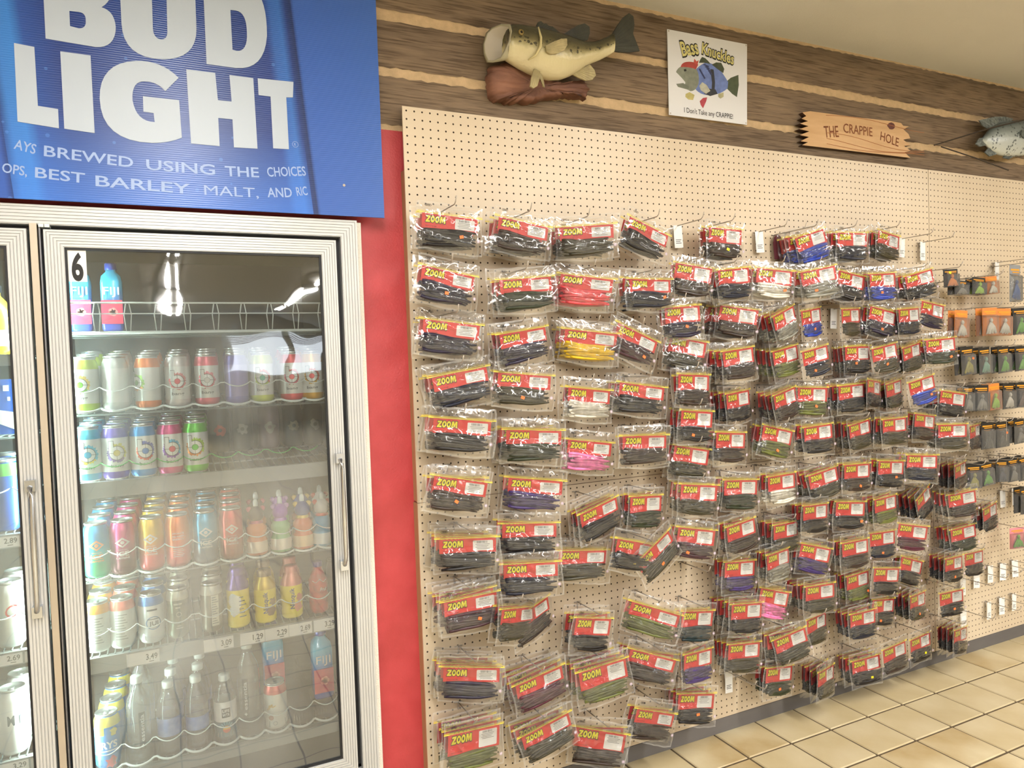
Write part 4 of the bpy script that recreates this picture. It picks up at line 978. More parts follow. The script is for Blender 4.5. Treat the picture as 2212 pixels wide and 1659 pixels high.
shelf(-.884, 'cooler shelf of white energy drink cans below the wire basket', wave=X2, wz=.052)
shelf(-1.070, 'cooler shelf with plain grey rail and green retainer wire', rail=(-.002, -.042), wave=X3, lip=False, wave_mat=GREENW, wz=.038)
shelf(-1.329, 'cooler shelf of flavoured caffeine cans and juice bottles', wave=X4, wz=.06)
shelf(-1.530, 'cooler shelf of milk drinks with white price tags on rail', rail=(-.008, -.047), wave=X5, lip=False, wz=.052,
      prices=(('3.49', -.818, -.738), ('3.09', -.626, -.548), ('1.29', -.53, -.463), ('2.29', -.462, -.396), ('2.69', -.395, -.329), ('3.29', -.324, -.258)))
shelf(-1.850, 'lowest cooler shelf of water bottles in plastic bins', rail=(-.012, -.04), wave=X6, wz=.05)
shelf(-.725, 'upper shelf in the left cooler bay', -1.7, -1.0, rail=(-.004, -.03), flat=True)
shelf(-.93, 'shelf with blue carton in the left cooler bay', -1.7, -1.0, flat=True)
shelf(-1.176, 'shelf of tall blue cans in the left cooler bay', -1.7, -1.0, rail=(-.008, -.04), wave=[-1.3, -1.23, -1.16, -1.09, -1.02], wz=.1, lip=False, prices=(('2.89', -1.13, -1.042),))
shelf(-1.475, 'shelf of silver cans in the left cooler bay', -1.7, -1.0, rail=(-.008, -.04), wave=[-1.3, -1.23, -1.16, -1.09, -1.02], wz=.08, lip=False, prices=(('2.69', -1.14, -1.05), ('', -1.045, -1.03)))
shelf(-1.752, 'lowest shelf of white cans in the left cooler bay', -1.7, -1.0, rail=(-.008, -.04), prices=(('3.29', -1.14, -1.05), ('', -1.045, -1.03)))
for i in range(9):
    b_ = MB(); xw = .0345
    for a_, c_, e_, g_ in ((-xw, xw, 0, .0015), (-xw, -xw + .0015, .0015, .04), (xw - .0015, xw, .0015, .04)):
        k0 = len(b_.v); b_.box(a_, c_, -.03, .3, e_, g_); b_.v[k0:] = [(q[0], q[1], q[2] + SL(q[1] + .09)) for q in b_.v[k0:]]
    for k in range(7): b_.box(-.024 + k * .0075, -.0215 + k * .0075, -.0305, -.0295, .012, .03)
    ob('bottle_bin', b_.mesh('bottle_bin', PET), None, (X6[i], .09, H - 1.849), label='clear plastic bottle bin, %s from left on the lowest shelf' % ordinal(i + 1), cat='bin', group='bottle bins')

# ------------------------------------------------------------ drinks
r_, h_ = .0325, .147
CAN_BODY = MB().lathe([(.024, 0), (.0285, .004), (r_, .013), (r_, .118), (.0305, .128), (.0268, .138), (.0262, .141)], 28).mesh('can_body', WHITE, True)
lid = MB().lathe([(.0262, .1405), (.0275, .1425), (.0278, .146), (.0268, .147), (.0258, .1455), (.0245, .1415), (.0, .142)], 28, cap=False)
lid.box(-.006, .006, -.012, .006, .1425, .1438)
CAN_LID = lid.mesh('lid', SILVER, True)
BAND_T = MB().lathe([(r_ + .0003, .113), (r_ + .0003, .1182), (.0308, .1282), (.0271, .1382)], 28, cap=False).mesh('top_band', WHITE, True)
BAND_B = MB().lathe([(.0288, .004), (r_ + .0003, .013), (r_ + .0003, .022)], 28, cap=False).mesh('bottom_band', WHITE, True)
def can(x, y, z, m, label, group, bands=None, sc=(1, 1, 1), lidm=None):
    t = thing('drink_can', (x, y, H + z + .0005 + SL(y)), label, 'can', group, (0, 0, R.uniform(-.1, .1)))
    t.scale = sc
    b = ob('can_body', CAN_BODY, t, m=m); ob('lid', CAN_LID, t, m=lidm)
    if bands:
        ob('top_band', BAND_T, t, m=bands[0])
        if bands[1]: ob('bottom_band', BAND_B, t, m=bands[1])
    return t
def deco(t, mb, name, mats, rr=r_):
    return ob(name, mb.wrap(rr + .0003).mesh(name, mats), t)
CANW = mat('white_can', '#e4e6e3', .3, .2)
def cm(h): return mat('ink_' + h.strip('#'), h, .32, .25)
def target_logo(t, c1, c2, dot, ang=0.0, sc=1.0, seed=0):
    """round b mark on a splash of colour"""
    a = ang * r_; z = .072
    m = MB()
    m.polar(a, z, 0, .0235 * sc, -.0001, 30, 6, 0, .13, -.6, 2.2, seed); m.polar(a, z, 0, .0225 * sc, -.0001, 30, 6, 1, .13, 2.2, 5.68, seed + 1)
    m.strip(a - .0185 * sc, a - .0065 * sc, -.0003, -.0002, z, z + .031 * sc, 2)
    m.polar(a, z, 0, .0178 * sc, -.0005, 28, 5, 2)
    m.polar(a, z, .008 * sc, .0165 * sc, -.0007, 28, 3, 3)
    m.strip(a - .0175 * sc, a - .0075 * sc, -.0008, -.0007, z, z + .030 * sc, 3)
    m.polar(a, z, 0, .0074 * sc, -.0009, 20, 3, 4)
    for k in range(4):
        w_ = k * math.pi / 2
        x1, z1, x2, z2 = a + .008 * sc * math.cos(w_), z + .008 * sc * math.sin(w_), a + .021 * sc * math.cos(w_), z + .021 * sc * math.sin(w_)
        m.strip(min(x1, x2) - .0005, max(x1, x2) + .0005, -.0011, -.001, min(z1, z2) - .0005, max(z1, z2) + .0005, 2)
    deco(t, m, 'round_logo', [cm(c1), cm(c2), INK, CANW, cm(dot)])
    if abs(ang) < .7:
        deco(t, text_at(MB(), 'bang', a - .016, .034, .033, .0085, -.0002, bold=.02), 'small_lettering', [mat('grey_ink', '#77797b', .5)])
# second shelf: white cans with coloured shoulders
S2 = [('yellow-green', '#b9cf3e', '#e2c65a', '#7ab52a', '#5b9c1e', -.3), ('plain silver-white', '#cfd4d1', None, None, None, 0), ('orange', '#e8792b', '#7fb23a', '#e08a2e', '#3f8f2e', -1.0),
      ('pale pink', '#d9d4d2', '#e08a90', '#d9636b', '#cf4a58', 0), ('pink', '#e2697c', '#e88a9a', '#d84b62', '#c9c4c0', 0), ('purple', '#6b62b8', None, None, None, 0),
      ('lime-footed', '#c3d24a', '#d9534a', '#b7cf4a', '#3aa38a', 0), ('coral red', '#e0525c', '#d9635c', '#c94a6a', '#e0525c', 0), ('golden', '#d8a53c', '#d9735c', '#e2b24a', '#d9535c', -.1)]
for i, (nm, band, c1, c2, dot, ang) in enumerate(S2):
    lab = 'white energy drink can with %s shoulder on the second shelf' % nm
    t = can(X2[i], .09, -.884, CANW if i != 5 else cm('#8f86c9'), lab, 'cans on second cooler shelf', (cm(band), cm(band)))
    if c1: target_logo(t, c1, c2, dot, ang, 1.0, i)
    for k in (1, 2):
        can(X2[i] + .004 * k, .09 + .069 * k, -.884, CANW, 'white energy drink can, %s behind the %s one, second shelf' % (ordinal(k), nm), 'cans on second cooler shelf', (cm(band), None))
S3 = [('cyan', '#42b9dd', '#57bfe0', '#f0cf3a', '#2aa7d6', .0), ('violet', '#6a52b8', '#c9c23a', '#7a5aa8', '#c6b53a', .1), ('blue', '#2f8fd0', '#5a6ac4', '#d8503f', '#2a7ac9', .1), ('magenta', '#d64a86', '#3fb0d8', '#8a5ab0', '#d23a5c', .15), ('bright green', '#62c43c', '#a5cf3a', '#d8823a', '#46b43c', -.15)]
for i, (nm, band, c1, c2, dot, ang) in enumerate(S3):
    t = can(X3[i], .09, -1.070, CANW, 'white energy drink can with %s shoulder on the third shelf' % nm, 'cans on third cooler shelf', (cm(band), cm(band)))
    target_logo(t, c1, c2, dot, ang, 1.08, i + 20)
    for k in (1, 2):
        can(X3[i] + .004 * k, .09 + .069 * k, -1.070, CANW, 'white energy drink can, %s behind the %s one, third shelf' % (ordinal(k), nm), 'cans on third cooler shelf', (cm(band), None))
for i, (nm, c) in enumerate((('black', '#2b2f31'), ('charcoal', '#43474a'), ('dusky mauve', '#6c5a68'), ('dark blue', '#2f4457'), ('dark grey', '#3d4443'))):
    t = can((-.545, -.475, -.395, -.32, -.255)[i], .3, -1.070, cm(c), '%s drink can set back on the third shelf' % nm, 'dark cans on third cooler shelf')
    m = MB(); m.polar(0, .07, .006, .016, -.0002, 20, 3, 0, .3, 0, 2 * math.pi, i); deco(t, m, 'emblem', [cm('#b2402f' if i == 0 else '#8d9188')])
# fourth shelf: two-tone caffeine cans
def grad(name, top, bot):
    m, nt, out = node_mat(name)
    b = N(nt, 'ShaderNodeBsdfPrincipled'); b.inputs['Roughness'].default_value = .3; b.inputs['Metallic'].default_value = .35
    tc = N(nt, 'ShaderNodeTexCoord'); sx = N(nt, 'ShaderNodeSeparateXYZ'); nt.links.new(tc.outputs['Object'], sx.inputs[0])
    cr = N(nt, 'ShaderNodeValToRGB'); cr.color_ramp.elements[0].color = lin(bot); cr.color_ramp.elements[1].color = lin(top)
    mr = N(nt, 'ShaderNodeMapRange'); mr.inputs['From Min'].default_value = .035; mr.inputs['From Max'].default_value = .1
    nt.links.new(sx.outputs[2], mr.inputs['Value']); nt.links.new(mr.outputs[0], cr.inputs[0])
    nt.links.new(cr.outputs[0], b.inputs['Base Color']); nt.links.new(b.outputs[0], out.inputs[0]); return m
S4 = [('blue to green', '#2f8fc0', '#2aa878'), ('magenta to maroon', '#c43a78', '#5c2230'), ('yellow to pink', '#d9b23a', '#e0626a'), ('orange to red', '#e67a2e', '#d8453c'), ('sky blue to slate', '#3fa8d2', '#5b6a78'), ('coral to brown', '#e0524a', '#9c4a34')]
for i, (nm, a, b) in enumerate(S4):
    g_ = grad('fade_%d' % i, a, b)
    t = can(X4[i], .09, -1.329, g_, 'caffeine water can fading from %s, front of fourth shelf' % nm, 'cans on fourth cooler shelf')
    lc = cm('#e8915a') if i == 0 else mat('pale_can_print', '#e2dfdc', .4)
    if i != 3:
        m = MB()
        for q in range(4):
            w0 = q * math.pi / 2
            for s in range(4):
                u0, u1 = s / 4, (s + 1) / 4
                p0 = Vector((math.cos(w0) * .019, math.sin(w0) * .014)); p1 = Vector((math.cos(w0 + math.pi / 2) * .019, math.sin(w0 + math.pi / 2) * .014))
                A, B = p0.lerp(p1, u0), p0.lerp(p1, u1)
                m.add([(A.x, -.0002, .088 + A.y), (B.x, -.0002, .088 + B.y), (B.x * .62, -.0002, .088 + B.y * .62), (A.x * .62, -.0002, .088 + A.y * .62)], [(0, 1, 2, 3)])
        m.polar(0, .088, 0, .005, -.0002, 14, 2)
        text_at(m, 'ICE', -.015, .052, .03, .0125, -.0002, bold=.03); text_at(m, 'CAFFEINE', -.017, .044, .034, .005, -.0002, bold=.02)
        text_at(m, 'SPARKLING', -.012, .067, .024, .0035, -.0002)
    else:
        m = MB()
        for k, (s, zz) in enumerate((('HYDRATE', .092), ('REFRESH', .084), ('ENERGY', .076))): text_at(m, s, -.014, zz, .03, .0052, -.0002, bold=.02)
        for k in range(6): m.strip(-.014, .012 + .003 * (k % 2), -.0003, -.0002, .03 + .005 * k, .0315 + .005 * k)
    deco(t, m, 'can_print', [lc])
    for k in (1, 2, 3):
        can(X4[i] + .005 * k, .09 + .069 * k, -1.329, g_, 'caffeine can fading from %s, %s behind the front' % (nm, ordinal(k)), 'cans on fourth cooler shelf')
# juice bottles with plain coloured toppers
JB = MB().lathe([(.026, 0), (.0295, .005), (.03, .03), (.0285, .042), (.0235, .052), (.0245, .06), (.029, .068), (.028, .08), (.018, .092), (.015, .1)], 24).mesh('bottle', WHITE, True)
JL = MB().lathe([(.0299, .008), (.0303, .03), (.029, .041)], 24, cap=False).mesh('label_sleeve', WHITE, True)
JH = MB().lathe([(.014, .098), (.021, .106), (.0225, .118), (.020, .13), (.012, .139), (.006, .142)], 20).mesh('topper', WHITE, True)
JE = MB().lathe([(.003, 0), (.0075, .004), (.0075, .012), (.003, .016)], 10).mesh('topper_bump', WHITE, True)
JN = MB().lathe([(.0075, .139), (.0075, .152), (.0055, .160), (.002, .163)], 12).mesh('nozzle', WHITEPL, True)
for i, (nm, jc, lc, hc, ec) in enumerate((('orange juice bottle with a black topper', '#e8803c', '#ecd9c4', '#3a2c30', '#c24a6a'), ('green juice bottle with a purple topper', '#8fc48a', '#e4ddcf', '#a05ac0', '#b98ad0'),
                                 ('orange juice bottle with a yellow and navy topper', '#e0723f', '#e6c8a0', '#2c3a86', '#d8b850'), ('blue juice bottle with a red and white topper', '#2f9fd0', '#dfe6ea', '#d8d4d0', '#c9352e'))):
    for k in range(2):
        x = X4[6 + i] - (.012 if i == 3 else 0) + .008 * k
        t = thing('juice_bottle', (x, .09 + .07 * k, H - 1.3285 + SL(.09 + .07 * k)), 'small %s, %s' % (nm, 'front of fourth shelf' if not k else 'standing behind the front one'), 'bottle', 'juice bottles on fourth cooler shelf')
        ob('bottle', JB, t, m=mat('juice_' + jc[1:], jc, .25)); ob('label_sleeve', JL, t, m=cm(lc)); ob('collar', MB().lathe([(.0182, .09), (.0192, .094), (.0165, .1)], 20, cap=False).mesh('collar', cm(ec), True), t)
        ob('topper', JH, t, m=mat('topper_' + hc[1:], hc, .45))
        for s in (-1, 1): ob('topper_bump', JE, t, (s * .015, 0, .126), (0, s * .5, 0), m=mat('topper_' + ec[1:], ec, .45))
        ob('nozzle', JN, t)
# fifth shelf
def smallprint(t, col, z0, z1, w=.022, n=7, off=0.0):
    m = MB()
    for k in range(n):
        z = z0 + (z1 - z0) * k / (n - 1); m.strip(off - w / 2, off + w / 2 - .004 * (k % 3), -.0003, -.0002, z - .001, z + .001)
    deco(t, m, 'small_print', [col])
GREYI = mat('grey_print', '#8b8f8d', .5)
can5 = [('silver can with a gold shoulder', '#cfd2cc', '#e0a23c', 1), ('silver can with a red shoulder', '#cdd2cf', '#e2705c', 1), ('white can with a blue shoulder and round badge', '#dfe5e6', '#4f86c6', 0), ('slim olive green can', '#4f5a40', '#b9b8a2', 2), ('slim grey-brown can with nutrition panel', '#6f6a58', '#c4c2b6', 3)]
for i, (nm, c, b, kind) in enumerate(can5):
    sc = (1, 1, .93) if i < 3 else (.88, .88, .95)
    t = can(X5[i], .09, -1.530, cm(c), nm + ' on the fifth shelf', 'cans on fifth cooler shelf', (cm(b), None), sc)
    if kind == 1: smallprint(t, GREYI, .03, .1, .03, 10)
    if kind == 0:
        m = MB(); m.polar(.004, .062, .017, .0195, -.0002, 28, 2, 0); text_at(m, 'JUI', -.008, .055, .024, .013, -.0002, mi=1, bold=.02); m.strip(-.012, .014, -.0003, -.0002, .098, .103, 1)
        m.strip(-.012, .02, -.0003, -.0002, .072, .0745, 1)
        deco(t, m, 'badge', [cm('#4a7fae'), mat('slate_ink', '#4a545c', .5)])
    if kind == 2:
        m = MB(); m.polar(.003, .072, .006, .0078, -.0002, 18, 1); m.strip(-.011, .013, -.0003, -.0002, .1, .105); m.strip(-.006, .008, -.0003, -.0002, .09, .094); m.strip(-.006, .014, -.0003, -.0002, .03, .033); m.strip(-.003, .008, -.0003, -.0002, .037, .039)
        deco(t, m, 'can_print', [mat('cream_ink', '#cfcdb8', .5)])
    if kind == 3:
        m = MB(); m.strip(-.004, .02, -.0002, -.0001, .02, .112, 0)
        deco(t, m, 'nutrition_panel', [mat('cream_ink', '#cfcdb8', .5)]); smallprint(t, mat('slate_ink', '#4a545c', .5), .028, .105, .02, 12, .008)
    for k in (1, 2):
        can(X5[i] + .005 * k, .09 + .068 * k, -1.530, cm(c), '%s, %s behind the front, fifth shelf' % (nm, ordinal(k)), 'cans on fifth cooler shelf', (cm(b), None), sc)
MILK = MB().lathe([(.026, 0), (.0305, .005), (.031, .02), (.0295, .03), (.031, .045), (.0315, .09), (.029, .112), (.0215, .128), (.0185, .134)], 26).mesh('bottle', WHITE, True)
MCAP = MB().lathe([(.0195, .131), (.020, .134), (.020, .150), (.018, .153)], 22).mesh('cap', WHITE, True)
MSH = MB().lathe([(.0313, .098), (.0296, .112), (.022, .1285), (.02, .134)], 26, cap=False).mesh('shoulder_wrap', WHITE, True)
NAVYI = cm('#2b3a7c')
milk = [(5, 'purple capped yellow and white milk drink bottle', '#f0d92a', '#6d4a9c', '#6d4a9c', None), (6, 'yellow chocolate milk bottle with a brown cap', '#f0d92a', '#8a6a48', '#d9b52a', '#7a5428'), (7, 'yellow strawberry milk bottle with a pink cap', '#f0d92a', '#d8837a', '#d98a7a', '#e08a6a')]
for n_, (i, nm, c, cap, wr, sp) in enumerate(milk):
    for k in range(2):
        t = thing('milk_bottle', (X5[i] + .006 * k, .09 + .068 * k, H - 1.5295 + SL(.09 + .068 * k)), nm + (' on the fifth shelf' if not k else ' standing behind its twin'), 'bottle', 'milk drink bottles on fifth cooler shelf')
        if i == 5: t.scale = (1, 1, 1.12)
        ob('bottle', MILK, t, m=mat('milk_' + c[1:], c, .35)); ob('cap', MCAP, t, m=cm(cap)); ob('shoulder_wrap', MSH, t, m=cm(wr))
        if k: continue
        if sp:
            m = MB(); m.polar(.014, .035, 0, .014, -.0006, 18, 3, 0, .2, 0, 2 * math.pi, i); m.polar(.020, .06, 0, .012, -.0006, 16, 3, 0, .3, 0, 2 * math.pi, i + 3)
            deco(t, m, 'splash', [cm(sp)], .0315)
            me, W = text_raw('Nesquik', .02); m = MB()
            M_ = Matrix.Translation((.003, -.0008, .03)) @ Matrix.Rotation(-math.pi / 2, 4, 'Y') @ Matrix.Diagonal((.062 / W, 1, .013, 1))
            m.mesh_in(me, M_); deco(t, m, 'lettering', [NAVYI], .0315)
        else:
            m = MB(); m.polar(-.012, .07, 0, .02, -.0004, 20, 5, 0, .15, 0, 2 * math.pi, 4); m.polar(-.014, .045, 0, .014, -.0004, 20, 4, 0, .2, 0, 2 * math.pi, 5)
            deco(t, m, 'splash', [CANW], .0315); smallprint(t, NAVYI, .03, .08, .02, 6, .01)
t = thing('juice_drink_bottle', (X5[8] + .004, .09, H - 1.5295), 'red fruit drink bottle with a violet cap at the right of shelf five', 'bottle')
ob('bottle', MB().lathe([(.024, 0), (.0285, .006), (.0285, .05), (.027, .06), (.0285, .075), (.0275, .1), (.018, .122), (.0135, .13), (.0135, .14)], 24).mesh('bottle', mat('red_drink', '#d22f26', .3, col2='#8a2a1c', vscale=40), True), t)
ob('cap', MB().lathe([(.0145, .138), (.0148, .142), (.0145, .152), (.012, .154)], 20).mesh('cap', cm('#4a2f86')), t)
m = MB(); text_at(m, 'Fruit', .0, .068, .022, .011, -.0004, bold=.01, shear=.3); deco(t, m, 'lettering', [mat('pale_can_print', '#e2dfdc', .4)], .0285)
m = MB(); m.tube([(-.022, -.0006, .1), (-.012, -.0006, .094), (0, -.0006, .104), (.012, -.0006, .094), (.022, -.0006, .1)], .0008, 4); deco(t, m, 'ribbon', [CANW], .0275)
can(-.235, .11, -1.530, SILVER, 'silver can half hidden by the right door frame, fifth shelf', 'cans on fifth cooler shelf')

# lowest shelf: waters
FIJB = MB().lathe([(.024, 0), (.0285, .006), (.0292, .03), (.0292, .135), (.026, .152), (.0145, .164), (.0125, .172)], 28, sq=.7).mesh('bottle', WHITE, True)
FCAP = MB().lathe([(.0148, .170), (.015, .173), (.015, .187), (.013, .189)], 20).mesh('cap', WHITE, True)
def square_water(x, y, z, label, sc=1.0, label_z=(.02, .085)):
    t = thing('water_bottle', (x, y, H + z), label, 'bottle', 'blue square water bottles'); t.scale = (sc, sc, sc)
    ob('bottle', FIJB, t, m=grad_fiji); ob('cap', FCAP, t, m=cm('#2f4fb0'))
    m = MB().box(-.026, .026, -.0312, -.0302, label_z[0], label_z[1]); ob('flower_label', m.mesh('flower_label', mat('pink_red_label', '#d63a52', .4, col2='#b92a4e', vscale=60)), t)
    fl_ = MB()
    for k in range(5):
        a = k * 2 * math.pi / 5; fl_.polar(.002 + .006 * math.cos(a), (label_z[0] + label_z[1]) / 2 + .006 * math.sin(a), 0, .006, -.0314, 10, 1)
    ob('flower', fl_.mesh('flower', cm('#e88a86')), t)
    ob('lettering', text_at(MB(), 'FIJI', -.019, .1, .038, .022, -.0308, bold=.004).mesh('lettering', mat('pale_can_print', '#e2dfdc', .4)), t)
    return t
grad_fiji, nt, out = node_mat('blue_water_bottle')
b = N(nt, 'ShaderNodeBsdfPrincipled'); b.inputs['Roughness'].default_value = .12
tc = N(nt, 'ShaderNodeTexCoord'); sx = N(nt, 'ShaderNodeSeparateXYZ'); nt.links.new(tc.outputs['Object'], sx.inputs[0])
mr = N(nt, 'ShaderNodeMapRange'); mr.inputs['From Min'].default_value = .07; mr.inputs['From Max'].default_value = .13; nt.links.new(sx.outputs[2], mr.inputs['Value'])
cr = N(nt, 'ShaderNodeValToRGB'); cr.color_ramp.elements[0].color = lin('#3a52b4'); cr.color_ramp.elements[1].color = lin('#3fb4dc'); nt.links.new(mr.outputs[0], cr.inputs[0])
nt.links.new(cr.outputs[0], b.inputs['Base Color']); nt.links.new(b.outputs[0], out.inputs[0])
square_water(-.812, .15, -.6675, 'blue square water bottle in the top basket, right of two', 1.0)
square_water(-.888, .15, -.6675, 'blue square water bottle in the top basket, behind number sticker', 1.0)
square_water(X6[8], .11, -1.80, 'blue square water bottle at the right end of the lowest shelf', 1.12)
square_water(X6[6] + .012, .22, -1.80, 'blue square water bottle behind the white can, lowest shelf', 1.15)
def clear_bottle(x, y, z, prof, cap, label, sleeve, name='water_bottle', print_=None):
    t = thing(name, (x, y, H + z + SL(y)), label, 'bottle', 'clear water bottles')
    ob('bottle', MB().lathe(prof, 24).mesh('bottle', PET, True), t)
    ob('cap', MB().lathe(cap[0], 20).mesh('cap', cap[1], True), t)
    if sleeve: ob('label_sleeve', MB().lathe(sleeve[0], 24, cap=False).mesh('label_sleeve', sleeve[1], True), t)
    if print_: print_(t)
    return t
W1 = [(.025, 0), (.0305, .007), (.0285, .018), (.0305, .03), (.0285, .042), (.0305, .055), (.031, .1), (.0305, .118), (.026, .145), (.0135, .172), (.0125, .182)]
CAPW = [(.0145, .178), (.0152, .181), (.0152, .195), (.0135, .197)]
bl = mat('blue_water_label', '#3f5fb4', .4, col2='#8fa8d8', vscale=25)
for k in range(3):
    clear_bottle(X6[2] + .008 * k, .09 + .067 * k, -1.847, W1, (CAPW, WHITEPL), ('clear water bottle with blue label, third slot, lowest shelf', 'clear water bottle behind the third slot front bottle', 'clear water bottle furthest back in the third slot')[k], ([(.0309, .05), (.0314, .058), (.0314, .1)], bl))
    clear_bottle(X6[3] + .008 * k, .09 + .067 * k, -1.847, W1, (CAPW, WHITEPL), ('clear water bottle with blue label, fourth slot, lowest shelf', 'clear water bottle behind the fourth slot front bottle', 'clear water bottle furthest back in the fourth slot')[k], ([(.0309, .05), (.0314, .058), (.0314, .088)], bl))
LW = [(.026, 0), (.030, .006), (.0305, .03), (.0305, .115), (.027, .135), (.0145, .16), (.0125, .168)]
def lw(t):
    m = MB(); m.strip(-.0115, .0115, -.0006, -.0005, .068, .095, 0); text_at(m, 'LIFE', -.0095, .083, .019, .0085, -.0007, mi=1, bold=.02); text_at(m, 'WTR', -.0095, .0715, .019, .0085, -.0007, mi=1, bold=.02)
    deco(t, m, 'brand_block', [INK, WHITE], .0309)
    m = MB(); m.polar(0, .034, 0, .010, -.0006, 20, 3, 0, 0, 0, math.pi); m.polar(0, .034, 0, .010, -.0006, 20, 3, 1, 0, math.pi, 2 * math.pi)
    for k in range(7): m.polar(0, .034, .012, .022, -.0005, 3, 2, 2, 0, .3 + k * .37, .5 + k * .37)
    deco(t, m, 'sun_print', [cm('#e8b23a'), cm('#d8623a'), cm('#7fb0b8')], .0309)
clear_bottle(X6[4], .09, -1.847, LW, ([(.014, .166), (.0148, .168), (.0148, .182), (.013, .184)], WHITEPL), 'clear water bottle with white label and sunrise print, lowest shelf', ([(.0306, .055), (.0309, .06), (.0309, .112)], WHITE), print_=lw)
ob('sleeve_foot', MB().lathe([(.0305, .012), (.0309, .018), (.0309, .055)], 24, cap=False).mesh('sleeve_foot', cm('#35606e'), True), [o for o in COL.objects if o.get('label', '').startswith('clear water bottle with white label')][0])
TALL = [(.028, 0), (.0325, .008), (.0325, .14), (.031, .165), (.028, .185), (.0145, .215), (.0135, .235)]
def ess(off):
    def f(t):
        m = MB(); m.strip(off - .0085, off + .0085, -.0003, -.0002, .035, .15, 0)
        me, W = text_raw('essentia', .01)
        M_ = Matrix.Translation((off + .005, -.0006, .06)) @ Matrix.Rotation(-math.pi / 2, 4, 'Y') @ Matrix.Diagonal((.082 / W, 1, .011, 1))
        m.mesh_in(me, M_, 1); m.strip(off - .0045, off + .0045, -.0007, -.0006, .046, .0485, 1); m.strip(off - .0012, off + .0012, -.0007, -.0006, .0425, .052, 1)
        deco(t, m, 'black_label', [INK, WHITE], .0329)
    return f
TC = ([(.0155, .232), (.016, .235), (.016, .252), (.014, .254)], WHITEPL)
t1 = clear_bottle(X6[5], .12, -1.847, TALL, TC, 'tall clear water bottle with black upright label, mid lowest shelf', None, print_=ess(-.012))
t2 = clear_bottle(X6[1], .09, -1.847, TALL, TC, 'tall clear water bottle second from left on lowest shelf', None, print_=ess(.01)); t2.scale = (.95, .95, .9)
t3 = clear_bottle(X6[1] + .008, .165, -1.847, TALL, TC, 'tall clear water bottle behind the second slot front bottle', None)
t = can(X6[6] - .001, .085, -1.847, cm('#dcdcd2'), 'white can with red shoulder among water bottles, lowest shelf', 'cans on lowest cooler shelf', (cm('#d8554a'), None), (1, 1, .92))
m = MB(); m.polar(-.014, .07, .004, .012, -.0003, 16, 2, 0, .3, .5, 3.6, 2); m.polar(-.016, .04, 0, .008, -.0003, 14, 2, 1); m.polar(-.004, .022, .005, .0065, -.0003, 16, 1, 2); deco(t, m, 'fruit_print', [cm('#c9a03a'), cm('#8a4a34'), GREYI])
for k in range(4):
    t = can(X6[0] + .008 * k, .09 + .069 * k, -1.847, cm('#3f86cf'), ('blue and yellow can at the left of the lowest shelf', 'blue and yellow can, first behind the lowest left one', 'blue and yellow can, second behind the lowest left one', 'blue and yellow can, third behind the lowest left one')[k], 'cans on lowest cooler shelf', (cm('#e0d23a'), None), (1, 1, 1))
    if k == 0:
        m = MB(); text_at(m, 'RYS', -.012, .056, .04, .019, -.0004, mi=0, bold=.03); m.strip(-.02, .03, -.0003, -.0002, .048, .051, 0)
        m.polar(.012, .02, 0, .014, -.0003, 16, 3, 1, .4, 0, 2 * math.pi, 3); m.polar(.02, .098, 0, .009, -.0003, 12, 2, 2, .3, 0, 2 * math.pi, 5); m.strip(-.03, -.004, -.0003, -.0002, .092, .113, 2)
        deco(t, m, 'can_print', [WHITE, cm('#c23a4a'), cm('#e0d23a')])

# left bay
for k, (x, y) in enumerate(((-1.075, .085), (-1.145, .085), (-1.07, .16))):
    t = can(x, y, -1.176, cm('#1f4f9c'), ('tall blue can with green rim behind the left door', 'tall blue can second from the mullion behind left door', 'tall blue can behind the green rimmed one, left bay')[k], 'cans in left cooler bay', (cm('#5ab04a'), None), (1.08, 1.08, 1.25))
for k, (x, y) in enumerate(((-1.078, .085), (-1.15, .085), (-1.07, .158), (-1.03, .2))):
    t = can(x, y, -1.475, mat('satin_silver_can', '#cdd3d0', .3, .5), ('silver can with red script behind left door', 'silver can second from the mullion, left bay', 'silver can behind the red script can', 'silver can furthest back near the mullion')[k], 'cans in left cooler bay', None, (1.05, 1.05, 1.15))
    if k == 0:
        m = MB(); text_at(m, 'C', -.006, .07, .026, .028, -.0004, bold=.0, shear=.2); deco(t, m, 'script', [cm('#c9303a')])
for k, (x, y) in enumerate(((-1.085, .085), (-1.155, .085), (-1.075, .16))):
    t = can(x, y, -1.752, CANW, ('white can lettered with dark capitals behind left door', 'white can second from the mullion, left bay', 'white can behind the lettered one, left bay')[k], 'cans in left cooler bay', None, (1.1, 1.1, 1.15))
    if k == 0:
        m = MB(); text_at(m, 'M', -.006, .07, .014, .022, -.0004, bold=.03); text_at(m, 'E', .018, .07, .01, .02, -.0004, bold=.03); deco(t, m, 'lettering', [mat('slate_ink', '#4a545c', .5)])
t = thing('drink_carton', (-1.085, .1, H - .929), 'blue drink carton with white pitcher print behind left door', 'carton', None)
ob('box', MB().box(-.05, .05, -.03, .05, 0, .14).mesh('box', cm('#2456a8')), t)
ob('pitcher_print', MB().prism([(.005, .03), (.045, .01), (.045, .055), (.0, .065)], -.0315, -.0305).mesh('pitcher_print', cm('#d8e0d2')), t)
ob('code_marks', MB().box(.022, .034, -.0315, -.0305, .11, .125).box(.03, .036, -.0315, -.0305, .085, .095).mesh('code_marks', cm('#cfe0e8')), t)
t = thing('tea_jug', (-1.08, .1, H - .7245), 'yellow jug with white label high behind left door', 'jug', None)
ob('jug', MB().lathe([(.04, 0), (.05, .01), (.05, .08), (.045, .11), (.03, .135), (.018, .15), (.018, .16)], 24).mesh('jug', mat('yellow_tea', '#e0b92a', .3), True), t)
